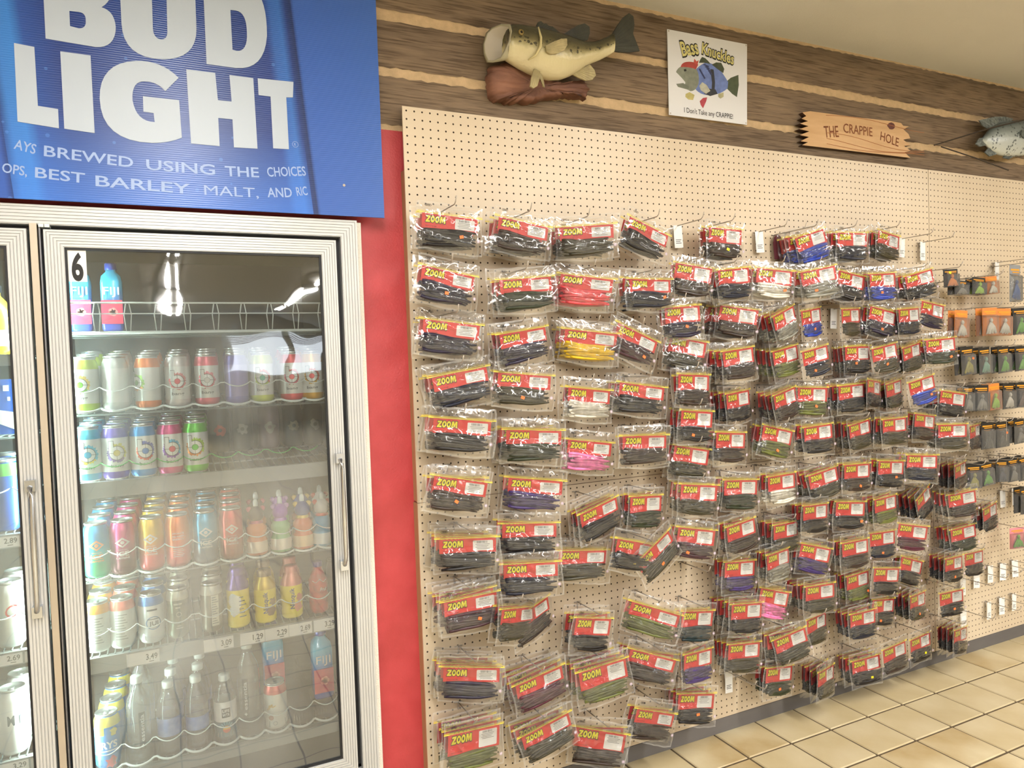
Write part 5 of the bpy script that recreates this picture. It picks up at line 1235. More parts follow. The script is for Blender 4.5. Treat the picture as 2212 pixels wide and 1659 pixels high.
ob('label_sleeve', MB().lathe([(.0505, .02), (.0508, .025), (.0508, .06)], 24, cap=False).mesh('label_sleeve', WHITE, True), t)
ob('cap', MB().lathe([(.02, .158), (.021, .16), (.021, .175), (.019, .177)], 18).mesh('cap', cm('#20242c')), t)

# ------------------------------------------------------------ bagged soft baits on hooks
WORM = {'black': ('black', '#1e1a1b'), 'brown': ('dark brown', '#3a2c25'), 'olive': ('olive brown', '#3f3a27'), 'navy': ('blue-black', '#1c1f30'), 'purple': ('dark purple', '#272038'),
        'green': ('dark green', '#2f3622'), 'moss': ('moss green', '#6c7238'), 'hotpink': ('coral red', '#ff5a62'), 'yellow': ('bright yellow', '#ffd22a'), 'maroon': ('maroon', '#45272e'),
        'white': ('white', '#efe9da'), 'pink': ('bubblegum pink', '#ff86c0'), 'violet': ('violet', '#4a3a72'), 'plum': ('plum red', '#5a2436'), 'teal': ('dark teal', '#23363a'), 'blue': ('bright blue', '#3148b0'), 'grey': ('smoke grey', '#9a988c')}
WM = {k: mat('bait_' + k, v[1], .3, var=.35, vscale=45, spec=.4) for k, v in WORM.items()}
ZW = []
def zoom_word():
    """fat cartoon capitals drawn as outlines: yellow faces and a bolder black backing"""
    if ZW: return ZW
    Z = [(0, 1), (.78, 1.02), (.76, .74), (.36, .26), (.8, .28), (.78, 0), (-.06, -.02), (-.02, .26), (.4, .76), (-.02, .74)]
    Mm = [(2.58, 0), (2.66, 1), (3.0, 1.02), (3.14, .55), (3.3, 1.02), (3.62, 1), (3.72, 0), (3.42, 0), (3.38, .58), (3.2, .08), (3.06, .08), (2.9, .58), (2.87, 0)]
    def el(cx, rx, ry): return [(cx + rx * math.cos(a * math.pi / 10), .5 + ry * math.sin(a * math.pi / 10)) for a in range(20)]
    def grow(p, k):
        n = len(p); out = []
        area = sum(p[i][0] * p[(i + 1) % n][1] - p[(i + 1) % n][0] * p[i][1] for i in range(n)); sg_ = 1 if area > 0 else -1
        for i in range(n):
            a, b, c = Vector(p[i - 1]), Vector(p[i]), Vector(p[(i + 1) % n])
            d1, d2 = (b - a).normalized(), (c - b).normalized()
            n1, n2 = Vector((d1.y, -d1.x)) * sg_, Vector((d2.y, -d2.x)) * sg_
            q = (n1 + n2); q = q / max(.5, q.length_squared / 2)
            out.append((b.x + q.x * k, b.y + q.y * k))
        return out
    face, back = MB(), MB()
    for c in ([Z], [el(1.25, .4, .53), el(1.25, .14, .24)], [el(2.1, .4, .53), el(2.1, .14, .24)], [Mm]): face.mesh_in(holed(c, 0.0))
    for c in (Z, el(1.25, .4, .53), el(2.1, .4, .53), Mm): back.mesh_in(holed([grow(c, .1)], 0.0))
    ZW.extend([face.mesh('zoom_face', YELLOW), back.mesh('zoom_back', INK)])
    return ZW
GEO = {  # card width, card height, film width, header height, bait height
    'L': (.172, .043, .206, .036, .066), 'S': (.140, .054, .164, .031, .065), 'T': (.172, .062, .204, .036, .066)}
HOLE = .011     # hang hole below the film's top edge
BAGM = {}
for ty, (cw, ch, fw, hd, bh) in GEO.items():
    ztop = HOLE; zc = HOLE - hd; zb_ = zc - ch; zf = zb_ - bh
    films = []; baits = []
    for k in range(4):
        rr = random.Random(k * 17 + ord(ty)); v = []; f = []
        nx, nz = 40, 28; sd = Vector((k * 7.3, ord(ty) * 1.7, 3.1))
        ph = [rr.uniform(0, 6.28) for _ in range(6)]
        for side in (-1,):
            for j in range(nz + 1):
                for i in range(nx + 1):
                    u, t = i / nx, j / nz
                    x = (u - .5) * fw; z = ztop + (zf - ztop) * t
                    edge = min(1, 6 * u, 6 * (1 - u), 5 * (1 - t), 8 * t + .05)
                    d = .0035 + .009 * max(0, math.sin(math.pi * min(1, max(0, (t - .42) / .55))))
                    n1 = noise.noise(Vector((x * 26, z * 34, 0)) + sd); n2 = noise.noise(Vector((x * 60 + z * 30, z * 70, 4)) + sd); n3 = noise.noise(Vector((x * 120, z * 95 + x * 40, 9)) + sd)
                    wr = .0052 * (.5 - abs(n1)) - .002 + .0021 * n2 + .0009 * n3
                    x += (.0035 * math.sin(5 * t + ph[2]) + .0018 * noise.noise(Vector((u * 3, t * 9, 1)) + sd)) * (abs(u - .5) * 2) ** 2 * (1 if u > .5 else -1); z += (.004 * math.sin(5 * u + ph[3]) + .003 * noise.noise(Vector((u * 8, 2, 5)) + sd)) * t * t + .003 * noise.noise(Vector((u * 7, 9, 2)) + sd) * (1 - t) ** 2
                    bend = .008 * math.sin(math.pi * u) * math.sin(ph[4])
                    v.append((x, side * (d if side < 0 else d * .6) * edge + wr * edge, z))
        n0 = (nx + 1) * (nz + 1)
        for j in range(nz):
            for i in range(nx):
                a = j * (nx + 1) + i
                f.append((a, a + nx + 1, a + nx + 2, a + 1))
        fm = MB().add(v, f); fm.m = [1 if (i in (0, nx - 1) or j in (0, nz - 1)) else 0 for j in range(nz) for i in range(nx)]
        films.append(fm.mesh('bag_film', [FILM, SEAM], True))
        w_ = MB(); n = 13 if ty == 'S' else 14
        for q in range(n):
            L = cw * rr.uniform(.7, .96); zz = zb_ - .004 - (bh - .026) * (q % 7 + rr.uniform(-.2, .2)) / 6
            yy = -.0055 + (.004 if q >= 7 else 0) + rr.uniform(-.0008, .0008)
            sx = rr.uniform(-.5, .5) * (cw * .97 - L); am = rr.uniform(.001, .0045); p0 = rr.uniform(0, 6.28); fr = rr.uniform(3, 6); slope = rr.uniform(-.05, .05)
            ns = 9; rad = .006 if ty == 'S' else .0056
            pts = [(sx - L / 2 + L * i / ns, yy, zz + am * math.sin(p0 + fr * i / ns) + slope * L * (i / ns - .5)) for i in range(ns + 1)]
            rads = [rad * (min(1, .75 + 1.2 * i / ns)) * (1 if i < ns - 2 else (.8 if i < ns - 1 else (.7 if i < ns else .42))) for i in range(ns + 1)]
            w_.tube(pts, rads, 6)
        baits.append(w_.mesh('baits', WM['black'], True))
    card = MB(); card.box(-cw / 2, cw / 2, -.0012, -.0004, zb_, zc)
    zipm = MB(); zipm.box(-fw / 2 + .002, fw / 2 - .002, -.0022, -.0014, zc + .0015, zc + .0042)
    zipm.box(-fw / 2 + .002, fw / 2 - .002, -.002, -.0014, zc + .0065, zc + .0075)
    k_ = .83 if ty == 'S' else 1
    logo = MB(); lx = -cw / 2 + .012 * k_
    lw_, lh_ = {'L': (.060, .019), 'S': (.052, .021), 'T': (.066, .023)}[ty]
    zm = zoom_word()
    Mz = Matrix(((lw_ / 3.75, 0, .1 * lw_ / 3.75, lx), (0, 1, 0, 0), (0, 0, lh_, zc - .006 - lh_), (0, 0, 0, 1)))
    logo.mesh_in(zm[1], Matrix.Translation((0, -.0014, 0)) @ Mz, 1); logo.mesh_in(zm[0], Matrix.Translation((0, -.0017, 0)) @ Mz, 0)
    text_at(logo, 'BAIT COMPANY', lx + lw_ * .5, zc - .0105 - lh_, lw_ * .5, .0022, -.0014, mi=2, res=1)
    text_at(logo, "BASS LOVE 'EM!", lx, zb_ + .0055, lw_ * .55, .0034, -.0014, mi=2, bold=.01, res=1)
    lab = MB(); la = cw / 2 - (.066 if ty == 'S' else .07); lb = cw / 2 - .009; l0, l1 = zb_ + .006, zc - .006
    rr = random.Random(5)
    lab.prism([(la + .002, l0), (lb - .002, l0), (lb, l0 + .002), (lb, l1 - .002), (lb - .002, l1), (la + .002, l1), (la, l1 - .002), (la, l0 + .002)], -.0018, -.0014, 0)
    x = la + .012
    while x < lb - .016:
        w2 = rr.choice((.0006, .001, .0016)); lab.box(x, x + w2, -.00195, -.0018, l1 - .0085, l1 - .0015, 1); x += w2 + rr.choice((.0008, .0013))
    for q in range(4): lab.box(la + .008 + .003 * (q % 2), lb - .01 - .004 * (q % 3), -.00195, -.0018, l1 - .0125 - .0045 * q, l1 - .0112 - .0045 * q, 1)
    clip = MB(); cx, cz = -cw / 2 + .008, HOLE - .012
    clip.tube([(cx, -.0045, cz - .0025), (cx + .016, -.0045, cz - .0025), (cx + .018, -.0045, cz), (cx + .016, -.0045, cz + .0025), (cx, -.0045, cz + .0025), (cx - .002, -.0045, cz), (cx, -.0045, cz - .0025)], .0006, 4)
    for q in range(3): clip.box(cx + .003 + .004 * q, cx + .0055 + .004 * q, -.0048, -.0042, cz - .001, cz + .001)
    seal = MB().polar(cw / 2 + .003, zb_ - bh * .36, .0048, .0056, -.010, 14, 1, 0); seal.polar(cw / 2 + .003, zb_ - bh * .36, 0, .0036, -.010, 10, 1, 0)
    BAGM[ty] = dict(film=films, bait=baits, card=card.mesh('header_card', RED), zip=zipm.mesh('zip_strip', ZIP), logo=logo.mesh('logo', [YELLOW, INK, MAROONINK]),
                    label=lab.mesh('barcode_label', [WHITE, mat('grey_barcode', '#6d6a68', .6)]), clip=clip.mesh('clip_mark', INK), seal=seal.mesh('seal_mark', mat('seal_lilac', '#c9b8c6', .5)), zc=zc, zb=zb_)
STK = MB().box(-.006, .006, -.0003, .0003, -.0045, .0045)
STKO, STKY = STK.mesh('price_sticker', ORANGE), STK.mesh('price_sticker', LEMON)

hk = MB()
hk.tube([(0, .004, 0), (0, -.148, 0), (0, -.158, .006), (0, -.166, .022)], .0019, 6)
hk.tube([(-.013, -.003, 0), (.013, -.003, 0)], .0018, 5); hk.tube([(0, -.003, 0), (0, -.003, -.024)], .0018, 5)
HOOK = hk.mesh('peg_hook', STEEL, True)

rows = {}
items = []
for (x, z, yaw, tilt, ty, col, behind, stk, dep, extra) in BAGS:
    M_ = Matrix.Rotation(math.radians(yaw), 3, 'Z') @ Matrix.Rotation(-math.radians(tilt), 3, 'Y')
    g_ = BAGM[ty]
    off = M_ @ Vector((0, 0, -g_['zc']))
    hx, hz = x + off.x, z + off.z
    items.append((hx, hz, yaw, tilt, ty, col, behind, stk, dep, extra))
    rows.setdefault(int(round((H - .313 - hz) / .1535)), []).append(len(items) - 1)
rank = {}
for r0, l in rows.items():
    for n, i in enumerate(sorted(l, key=lambda q: items[q][0])): rank[i] = (r0, n)
def bag(hx, hz, y, yaw, tilt, ty, col, stk, label, full, seed):
    g_ = BAGM[ty]; rr = random.Random(seed)
    t = thing('lure_bag', (hx, y, hz), label, 'lure bag', 'bags of soft lures on the pegboard', (0, -math.radians(tilt), math.radians(yaw)))
    t.rotation_mode = 'XYZ'
    M_ = Matrix.Rotation(math.radians(yaw), 3, 'Z') @ Matrix.Rotation(-math.radians(tilt), 3, 'Y')
    t.rotation_euler = M_.to_euler('XYZ')
    k = rr.randrange(4)
    ob('bag_film', g_['film'][k], t); ob('header_card', g_['card'], t); ob('zip_strip', g_['zip'], t); ob('logo', g_['logo'], t)
    ob('barcode_label', g_['label'], t); ob('baits', g_['bait'][k], t, m=WM[col], kind='stuff')
    if full:
        ob('clip_mark', g_['clip'], t); ob('seal_mark', g_['seal'], t)
    if stk != '-':
        ob('price_sticker', STKO if stk == 'o' else STKY, t, (rr.uniform(-.03, .055), -.0135, g_['zb'] - rr.uniform(.008, .03)), (0, rr.uniform(-.5, .5), 0))
PILE = MB(); wk = list(WORM)
for i, (hx, hz, yaw, tilt, ty, col, behind, stk, DF, extra) in enumerate(items):
    r0, n = rank[i]; rw, cl = ordinal(r0 + 1), ordinal(n + 1); cn = WORM[col][0]
    ob('peg_hook', HOOK, None, (hx, 0, hz + .004), label='bent steel peg hook with a lure bag, %s from left, %s row' % (cl, rw), cat='hook', group='pegboard hooks')
    bag(hx, hz, -DF, yaw, tilt, ty, col, stk, 'red-card bag of %s worms, front of %s hook, %s row' % (cn, cl, rw), True, i)
    d = DF
    for b_ in range(behind):
        d -= R.uniform(.027, .034)
        yw = yaw + R.uniform(-3, 3); tl = tilt * .7 + R.uniform(-5, 5)
        bag(hx + R.uniform(-.003, .003), hz - .001, -d, yw, tl, ty, col, '-', 'red-card bag of %s worms, %s behind front of %s hook, %s row' % (cn, ordinal(b_ + 1), cl, rw), False, 1000 + i * 5 + b_)
    for b_ in range(extra):                     # bags past the three hundred nearest: real geometry in one object
        d -= R.uniform(.018, .024)
        if d < .018: break
        g_ = BAGM[ty]; M_ = Matrix.Translation((hx + R.uniform(-.003, .003), -d, hz - .001)) @ Matrix.Rotation(math.radians(yaw * .8 + R.uniform(-3, 3)), 4, 'Z') @ Matrix.Rotation(-math.radians(tilt * .5 + R.uniform(-6, 6)), 4, 'Y')
        PILE.mesh_in(g_['card'], M_, 0); PILE.mesh_in(g_['zip'], M_, 1); PILE.mesh_in(g_['label'], M_, 2); PILE.mesh_in(g_['film'][b_ % 4], M_, 3)
        PILE.mesh_in(g_['bait'][b_ % 4], M_, 4 + wk.index(col))
ob('lure_bag_bundle', PILE.mesh('lure_bag_bundle', [RED, ZIP, WHITE, FILM] + [WM[k] for k in wk]), label='further red-card lure bags packed at the backs of the hooks', cat='lure bags', kind='stuff')

# empty hooks and price tags
for k, (x, z) in enumerate(EMPTY_HOOKS):
    ob('peg_hook', HOOK, None, (x, 0, z), label=('bare steel peg hook in the gap mid pegboard', 'bare steel peg hook low on the pegboard beside a white tag')[k], cat='hook', group='pegboard hooks')
tg = MB(); tg.box(-.017, .017, -.0006, 0, -.078, .004, 0)
for k in range(3): tg.box(-.011, .011 - .004 * (k % 2), -.0009, -.0006, -.05 - .006 * k, -.0475 - .006 * k, 1)
TAG = tg.mesh('price_tag', [WHITE, mat('grey_barcode', '#6d6a68', .6)])
DTAG = MB().prism([(-.022, -.095), (.022, -.095), (.024, -.03), (.016, -.008), (.006, 0), (-.006, 0), (-.016, -.008), (-.024, -.03)], -.001, 0).mesh('tag', mat('maroon_card', '#5a1f2a', .6))
for k, (x, z) in enumerate(TAGS):
    last = k == len(TAGS) - 1
    ob('peg_hook', HOOK, None, (x, 0, z - .002), label='steel peg hook carrying only a %s tag, %s of the tagged hooks' % ('maroon' if last else 'white', ordinal(k + 1)), cat='hook', group='pegboard hooks')
    ob('price_tag', DTAG if last else TAG, None, (x, -.02, z - .004), (0, R.uniform(-.06, .06), R.uniform(-.3, .1)),
       label='maroon card tag hanging on a hook between lure bags' if last else 'white price tag hanging on a bare hook, %s of the tagged hooks' % ordinal(k + 1), cat='price tag', group='price tags on hooks')

# jig packs on the right-hand panel
PC = {'black': ('black', '#1d1b18'), 'orange': ('orange', '#d8823a'), 'clear': ('grey', '#8d8f92'), 'dark': ('dark', '#2a2723'), 'pink': ('pink', '#f08a96')}
BC = {'orange': '#e8862a', 'grey': '#8f8d88', 'lime': '#a8dc3a', 'white': '#e6e3dc', 'blue': '#3a6ab8', 'green': '#6fbf3a', 'olive': '#a09a35', 'teal': '#7fb8a8', 'dark': '#3c3f35', 'brown': '#6a5448', 'navy': '#2a3146'}
for i, (x, z, w_, h, c, b, kind) in enumerate(PACKS):
    w_ = min(w_, .085); nm = PC[c][0]
    t = thing('jig_pack', (x, -.11, z), 'hanging %s-card jig pack with %s skirt, %s on right panel' % (nm, b, ordinal(i + 1)), 'lure pack', 'jig packs right of the seam', (0, R.uniform(-.06, .06), R.uniform(-.2, .05)))
    ob('backing_card', MB().box(-w_ / 2, w_ / 2, 0, .0012, -h, 0).mesh('backing_card', mat('pack_' + c, PC[c][1], .5)), t)
    hd = MB(); hd.box(-w_ * .4, w_ * .4, -.0012, -.0004, -h * .16, -h * .11); hd.box(-w_ * .25, w_ * .4, -.0012, -.0004, -h * .22, -h * .19)
    ob('header_print', hd.mesh('header_print', mat('amber_print', '#e09a2a', .5)), t)
    sk = MB(); rr = random.Random(i)
    for q in range(12):
        a = (q - 5.5) / 5.5; sk.tube([(a * .003, -.006, -h * .5), (a * w_ * .2, -.009, -h * .68), (a * w_ * .34 + rr.uniform(-.003, .003), -.006, -h * rr.uniform(.88, .95))], [.0015, .004, .0025], 5)
    so = ob('skirt', sk.mesh('skirt', mat('skirt_' + b, BC[b], .5), True), t, kind='stuff')
    ob('jig_head', MB().lathe([(.001, 0), (.006, .004), (.0075, .011), (.005, .018), (.001, .021)], 12).mesh('jig_head', mat('skirt_' + b, BC[b], .5), True), t, (0, -.008, -h * .53))
    bl_ = MB()
    bl_.add([(-w_ / 2, -.001, -h), (w_ / 2, -.001, -h), (w_ / 2, -.001, -h * .25), (-w_ / 2, -.001, -h * .25), (-w_ * .42, -.016, -h * .96), (w_ * .42, -.016, -h * .96), (w_ * .42, -.016, -h * .3), (-w_ * .42, -.016, -h * .3)],
            [(4, 5, 6, 7), (0, 1, 5, 4), (1, 2, 6, 5), (2, 3, 7, 6), (3, 0, 4, 7)])
    ob('blister', bl_.mesh('blister', BLISTER), t)
    if i in (9, 19): ob('price_sticker', STKO, t, (w_ * .2, -.0165, -h * .42), (0, .3, 0))
    if i == 0: ob('price_sticker', STKY, t, (-w_ * .25, -.0165, -h * .2), (0, .3, 0))
    ob('peg_hook', HOOK, None, (x, 0, z + .004), label='steel peg hook holding the %s jig pack on right panel' % ordinal(i + 1), cat='hook', group='pegboard hooks')
    if i not in (0, 4, 26) :
        for q in (1,):
            t2 = thing('jig_pack', (x, -.11 + .03 * q, z), 'hanging %s-card jig pack behind the %s one on right panel' % (nm, ordinal(i + 1)), 'lure pack', 'jig packs right of the seam', t.rotation_euler)
            for ch in list(t.children):
                if ch.name.startswith('price'): continue
                c2 = ch.copy(); COL.objects.link(c2); c2.parent = t2

# ------------------------------------------------------------ mounts and signs over the pegboard
def loft(st, thick, y0, n=20):
    """fish body from stations (x, top, bottom); UV v runs from back (0) to belly (1)"""
    v = []; f = []; uv = []
    m = len(st)
    for i, (x, a, b) in enumerate(st):
        c, r = (a + b) / 2, (a - b) / 2; th = thick[i]
        for k in range(n):
            w_ = 2 * math.pi * k / n
            v.append((x, y0 - th * math.sin(w_), c + r * math.cos(w_)))
    for i in range(m - 1):
        for k in range(n):
            f.append((i * n + k, i * n + (k + 1) % n, (i + 1) * n + (k + 1) % n, (i + 1) * n + k))
    f.append(tuple(range(n))); f.append(tuple((m - 1) * n + k for k in reversed(range(n))))
    return v, f
def fish_mat(name, stops, spot, spot_scale, lateral=None, bands=None):
    m, nt, out = node_mat(name)
    b = N(nt, 'ShaderNodeBsdfPrincipled'); b.inputs['Roughness'].default_value = .3
    at = N(nt, 'ShaderNodeAttribute'); at.attribute_name = 'belly'
    tc = N(nt, 'ShaderNodeTexCoord')
    n = N(nt, 'ShaderNodeTexNoise'); n.inputs['Scale'].default_value = 45; nt.links.new(tc.outputs['Object'], n.inputs[0])
    f = math_node(nt, 'ADD', at.outputs['Fac'], math_node(nt, 'MULTIPLY', math_node(nt, 'SUBTRACT', n.outputs['Fac'], .5), .16))
    cr = N(nt, 'ShaderNodeValToRGB'); e = cr.color_ramp.elements
    e[0].position, e[0].color = stops[0][0], lin(stops[0][1]); e[1].position, e[1].color = stops[-1][0], lin(stops[-1][1])
    for p_, c in stops[1:-1]:
        k = e.new(p_); k.color = lin(c)
    nt.links.new(f, cr.inputs[0])
    vo = N(nt, 'ShaderNodeTexVoronoi'); vo.inputs['Scale'].default_value = spot_scale; nt.links.new(tc.outputs['Object'], vo.inputs[0])
    sc = math_node(nt, 'LESS_THAN', vo.outputs['Distance'], .38)
    if lateral:
        band = math_node(nt, 'MULTIPLY', math_node(nt, 'GREATER_THAN', f, lateral[0]), math_node(nt, 'LESS_THAN', f, lateral[1]))
        sc = math_node(nt, 'MULTIPLY', sc, band)
    else:
        n3 = N(nt, 'ShaderNodeTexNoise'); n3.inputs['Scale'].default_value = 18; nt.links.new(tc.outputs['Object'], n3.inputs[0])
        sc = math_node(nt, 'MULTIPLY', sc, math_node(nt, 'GREATER_THAN', n3.outputs['Fac'], .5))
    mx = N(nt, 'ShaderNodeMix'); mx.data_type = 'RGBA'
    nt.links.new(math_node(nt, 'MULTIPLY', sc, .8), mx.inputs[0]); nt.links.new(cr.outputs[0], mx.inputs[6]); mx.inputs[7].default_value = lin(spot)
    nt.links.new(mx.outputs[2], b.inputs['Base Color'])
    v2 = N(nt, 'ShaderNodeTexVoronoi'); v2.inputs['Scale'].default_value = 130; nt.links.new(tc.outputs['Object'], v2.inputs[0])
    bp = N(nt, 'ShaderNodeBump'); bp.inputs['Strength'].default_value = .25; bp.inputs['Distance'].default_value = .002
    nt.links.new(v2.outputs['Distance'], bp.inputs['Height']); nt.links.new(bp.outputs[0], b.inputs['Normal'])
    nt.links.new(b.outputs[0], out.inputs[0]); return m
def fish_body(name, st, thick, y0, m, parent):
    v, f = loft(st, thick, y0)
    me = MB().add(v, f).mesh(name, m, True)
    a = me.attributes.new('belly', 'FLOAT', 'POINT')
    n = 20
    a.data.foreach_set('value', [(1 - math.cos(2 * math.pi * (i % n) / n)) / 2 for i in range(len(v))])
    return ob(name, me, parent)
def fin(name, poly, y, m, parent, rays=9, root=0, flare=0.0):
    """webbed fin: thin ribbed sheet that stands proud of the body, ray spines on top"""
    cx = sum(p[0] for p in poly) / len(poly); cz = sum(p[1] for p in poly) / len(poly)
    fb = MB().prism(poly, y - .0025, y + .0025)
    o = ob(name, fb.mesh(name, m), parent)
    rb = MB(); b0 = Vector(poly[root]); n = len(poly)
    b1 = Vector(poly[root - 1])
    for k in range(rays):
        t = (k + .5) / rays; base = b0.lerp(b1, t)
        q = (1 - t) * 0 + t * 1
        s = 1 + q * (n - 3); i = int(s); e = Vector(poly[min(i, n - 2)]).lerp(Vector(poly[min(i + 1, n - 2)]), s - i)
        rb.tube([(base.x, y - .003, base.y), (e.x, y - .003, e.y)], [.0012, .0006], 4)
    ob('fin_rays', rb.mesh('fin_rays', m), o)
    return o
bs = thing('mounted_bass', (0, 0, 0), 'mounted largemouth bass with gaping mouth on a driftwood plaque', 'fish mount')
BASSM = fish_mat('bass_skin', [(0, '#2f2d20'), (.28, '#4a4530'), (.44, '#6d6442'), (.55, '#a09468'), (.67, '#cfc294'), (1, '#dccfa8')], '#23231c', 75, (.38, .56))
FIND = mat('dark_olive_fin', '#3d3d30', .4, var=.4, vscale=40)
FINL = mat('cream_fin', '#b8a878', .4, var=.3, vscale=40)
nb = len(BASS); th = [.034, .042, .05, .056, .06, .06, .056, .05, .042, .034, .027, .021, .016, .011]
fish_body('body', BASS, th, -.045, BASSM, bs)
# gaping mouth: a flared funnel of lips in front of the head
mc = (sum(p[0] for p in BASS_MOUTH) / len(BASS_MOUTH), sum(p[1] for p in BASS_MOUTH) / len(BASS_MOUTH))
n = len(BASS_MOUTH); x, a, b = BASS[0]
v = []; f = []
hd = []
for k in range(n):
    px, pz = BASS_MOUTH[k]; w_ = math.atan2(pz - mc[1], px - mc[0])
    hd.append((x + .012, -.045 - .03 * math.cos(w_), (a + b) / 2 + (a - b) / 2 * .96 * math.sin(w_)))
lip = [(px, -.05 - .034 * (px - mc[0]) / .03, pz) for px, pz in BASS_MOUTH]
inner = [(mc[0] + (px - mc[0]) * .86, -.05 - .034 * .8 * (px - mc[0]) / .03, mc[1] + (pz - mc[1]) * .88) for px, pz in BASS_MOUTH]
deep = [(x + .03 + (px - mc[0]) * .3, -.045 - .02 * (px - mc[0]) / .03, mc[1] + (pz - mc[1]) * .45) for px, pz in BASS_MOUTH]
v = hd + lip + inner + deep
for s, mi in ((0, 0), (1, 0), (2, 1)):
    for k in range(n): f.append((s * n + k, s * n + (k + 1) % n, (s + 1) * n + (k + 1) % n, (s + 1) * n + k))
ml = MB().add(v, f[:2 * n], 0); ml.f += f[2 * n:]; ml.m += [1] * n
ml.f.append(tuple(3 * n + k for k in range(n))); ml.m.append(1)
ob('gaping_mouth', ml.mesh('gaping_mouth', [mat('bass_lip', '#a89f82', .35, var=.2, vscale=30), mat('mouth_lining', '#b5ab98', .4)], True), bs)
ob('eye', MB().lathe([(0.0005, -.004), (.008, -.003), (.0095, 0), (.008, .003), (.0005, .004)], 16).mesh('eye', mat('amber_eye', '#8a7440', .15), True), bs, (BASS_EYE[0], -.091, BASS_EYE[1]), (math.pi / 2, 0, 0))
ob('pupil', MB().lathe([(0.0005, -.001), (.0045, 0), (.0005, .0035)], 12).mesh('pupil', mat('black_pupil', '#0d0c0a', .1), True), bs, (BASS_EYE[0], -.0945, BASS_EYE[1]), (math.pi / 2, 0, 0))
ob('gill_cover', MB().tube([(.425, -.103, H + .262), (.432, -.105, H + .23), (.428, -.107, H + .2), (.412, -.103, H + .172), (.39, -.092, H + .158)], [.002, .004, .005, .004, .002], 8).mesh('gill_cover', mat('bass_gill', '#c9ba86', .35), True), bs)
fin('tail_fin', BASS_TAIL, -.045, FIND, bs, 12, 0); fin('spiny_dorsal_fin', BASS_DORSAL1, -.045, FIND, bs, 8, 0); fin('soft_dorsal_fin', BASS_DORSAL2, -.045, FIND, bs, 10, 0)
fin('anal_fin', BASS_ANAL, -.045, FINL, bs, 9, 0); fin('pelvic_fin', BASS_PELVIC1, -.07, FINL, bs, 7, 0); fin('pelvic_fin', BASS_PELVIC2, -.06, FINL, bs, 6, 0); fin('pectoral_fin', BASS_PECTORAL, -.108, FINL, bs, 9, 0)
dw = MB(); P_ = []; rr = random.Random(9)
for i in range(len(DRIFTWOOD)):
    (qx, qz), (ex, ez) = DRIFTWOOD[i], DRIFTWOOD[(i + 1) % len(DRIFTWOOD)]
    for k in range(5): P_.append((qx + (ex - qx) * k / 5 + rr.uniform(-.0035, .0035), qz + (ez - qz) * k / 5 + rr.uniform(-.0035, .0035)))
n = len(P_); cx = sum(p[0] for p in P_) / n; cz = sum(p[1] for p in P_) / n
rings_ = [(1.0, .033), (1.0, .008), (.96, -.006), (.86, -.014), (.7, -.02), (.5, -.016), (.25, -.022)]
v = []
rr = random.Random(4)
for s, y in rings_:
    for px, pz in P_: v.append((cx + (px - cx) * s, y + rr.uniform(-.005, .005) * (s < 1), cz + (pz - cz) * s))
f = [(k * n + i, k * n + (i + 1) % n, (k + 1) * n + (i + 1) % n, (k + 1) * n + i) for k in range(len(rings_) - 1) for i in range(n)] + [tuple((len(rings_) - 1) * n + i for i in range(n))]
ob('driftwood_plaque', MB().add(v, f).mesh('driftwood', mat('red_brown_driftwood', '#946650', .7, col2='#6a4636', vscale=9, stretch=(.6, 1, 3), bump=.6, bscale=40), True), bs)

kn = thing('novelty_fish_sign', (0, 0, 0), 'white tin novelty sign of a fish in a vest between bass and wooden sign', 'sign')
ob('panel', MB().prism(KN_PANEL, .0285, .031).mesh('panel', mat('white_tin', '#e3e3e6', .35)), kn)
AC = {'tail': '#4f5a40', 'vest': '#7388c8', 'head': '#8c9080', 'jaw': '#7d8272', 'bandana': '#b8483f', 'knot': '#c8584a', 'dorsal': '#4a523c', 'belt': '#32343c', 'arm': '#c9c8b6', 'fist': '#cbbf7a', 'cloth': '#b8434f', 'shoe': '#b9b48a', 'eye': '#22211c', 'mark': '#38406a'}
keys = list(AC); art = MB()
for k, (nm, poly) in enumerate(KN_ART): art.prism(poly, .0284 - .00006 * k, .0285, keys.index(nm))
ob('fish_print', art.mesh('fish_print', [mat('print_' + k, c, .5, var=.25, vscale=60) for k, c in AC.items()]), kn)
tw = MB()
for (s, x0, z0, x1, z1, h) in KN_WORDS[:2]:
    word(tw, s, x0 - .0015, z0 - .0015, x1 + .0015, z1 - .0015, h + .003, .0278, 1, bold=.075); word(tw, s, x0, z0, x1, z1, h, .0276, 0, bold=.02)
ob('title_lettering', tw.mesh('lettering', [mat('pale_yellow_ink', '#d8cf86', .5), INK]), kn)
s, x0, z0, x1, z1, h = KN_WORDS[2]; ob('tagline_lettering', word(MB(), s, x0, z0, x1, z1, h, .0278, 0, bold=.004).mesh('lettering', INK), kn)
for x, z in KN_PANEL:
    cx_, cz_ = x + (.006 if x < 1.2 else -.006), z + (-.006 if z > H + .25 else .006)
    ob('nail', MB().polar(cx_, cz_, 0, .003, .0276, 10, 1).mesh('nail', STEEL), kn)

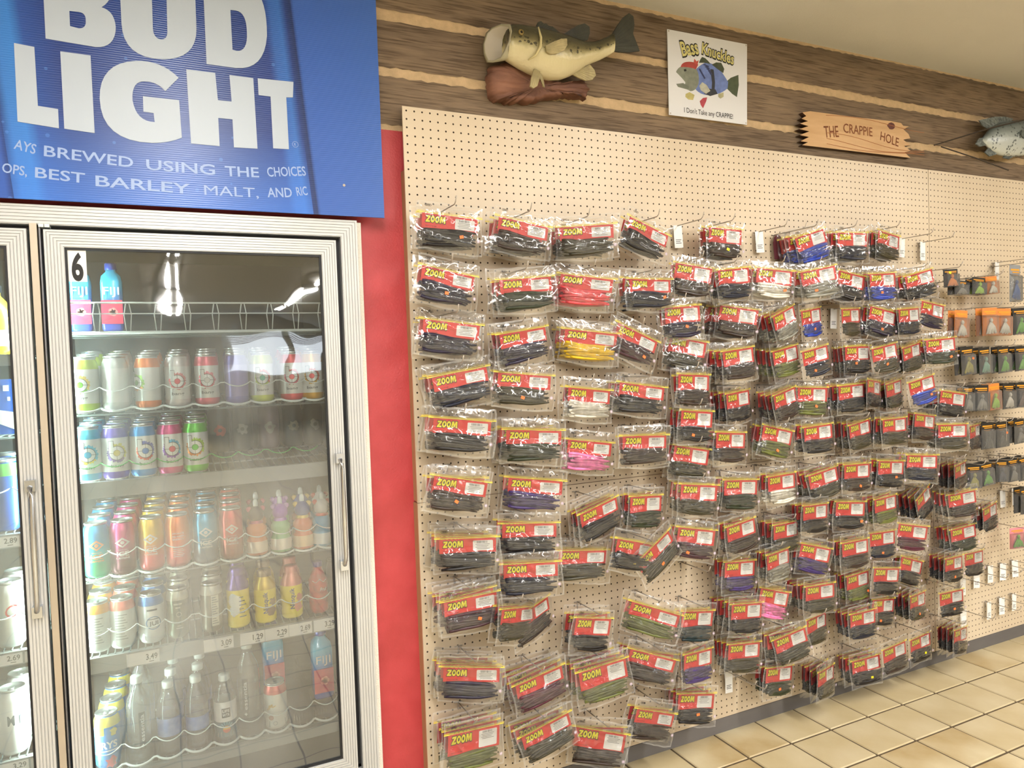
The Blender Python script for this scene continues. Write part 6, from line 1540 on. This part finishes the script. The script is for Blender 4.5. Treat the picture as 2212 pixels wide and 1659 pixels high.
ws = thing('wooden_sign', (0, 0, 0), 'varnished pine plank sign with jagged dark ends below the log courses', 'sign')
ob('plank', MB().prism(WOOD_SIGN, .012, .04, 0, 1).mesh('plank', [mat('honey_pine', '#d0a878', .45, col2='#bf9562', vscale=7, stretch=(.5, 1, 4), bump=.15), mat('dark_edge', '#4a3222', .8)]), ws)  # all side faces get a darker brown than the front
tw = MB()
for s, x0, z0, x1, z1, h in WOOD_WORDS: word(tw, s, x0, z0, x1, z1, h, .0114, 0, bold=.006)
ob('carved_lettering', tw.mesh('carved_lettering', mat('burnt_carving', '#7a4526', .8)), ws)
ob('knot', MB().prism(WOOD_KNOT, .0112, .0119).mesh('knot', mat('dark_knot', '#5d2f24', .6)), ws)
gr = MB()
zc_ = sum(p[1] for p in WOOD_SIGN) / len(WOOD_SIGN)
x0w, x1w = 1.82, 2.43
for k, (dz, am) in enumerate(((.055, .01), (-.03, .016), (-.05, .012), (-.062, .008))):
    gr.tube([(x0w + (x1w - x0w) * i / 14, .0116, zc_ + dz + am * math.sin(i * .35 + k)) for i in range(15)], .0012, 4)
ob('wood_grain', gr.mesh('wood_grain', mat('brown_grain', '#a8683a', .6)), ws)

cp = thing('mounted_crappie', (0, 0, 0), 'silvery speckled crappie mount at the right edge above the pegboard', 'fish mount')
CRM = fish_mat('crappie_skin', [(0, '#4a5250'), (.3, '#7f8886'), (.6, '#b4bab6'), (1, '#c9ccc4')], '#33393a', 70)
fish_body('body', CRAPPIE, [.004, .012, .022, .032, .038, .04, .036, .028, .016], -.03, CRM, cp)
FING = mat('grey_speckled_fin', '#7d8480', .4, col2='#3d4543', vscale=60)
for k, (pl, y) in enumerate(((CR_FIN1, -.03), (CR_FIN2, -.03), (CR_FIN3, -.03), (CR_FIN4, -.03), (CR_PECT, -.074))):
    fin('fin', pl, y, FING, cp, 8, 0)
rd = thing('fishing_lines', (0, 0, 0), 'thin dark crossed twigs in front of the crappie mount', 'twig')
(ax, az), (bx, bz), (cx, cz), (dx, dz) = ROD
ob('twig', MB().tube([(ax, -.06, az), ((ax + bx) / 2, -.05, (az + bz) / 2 + .006), (bx, .02, bz)], .003, 5).mesh('twig', mat('dark_twig', '#3a2f26', .8)), rd)
ob('twig', MB().tube([(cx, .01, cz), ((dx + cx) / 2, -.03, (dz + cz) / 2), (dx, -.06, dz)], .003, 5).mesh('twig', mat('dark_twig', '#3a2f26', .8)), rd)
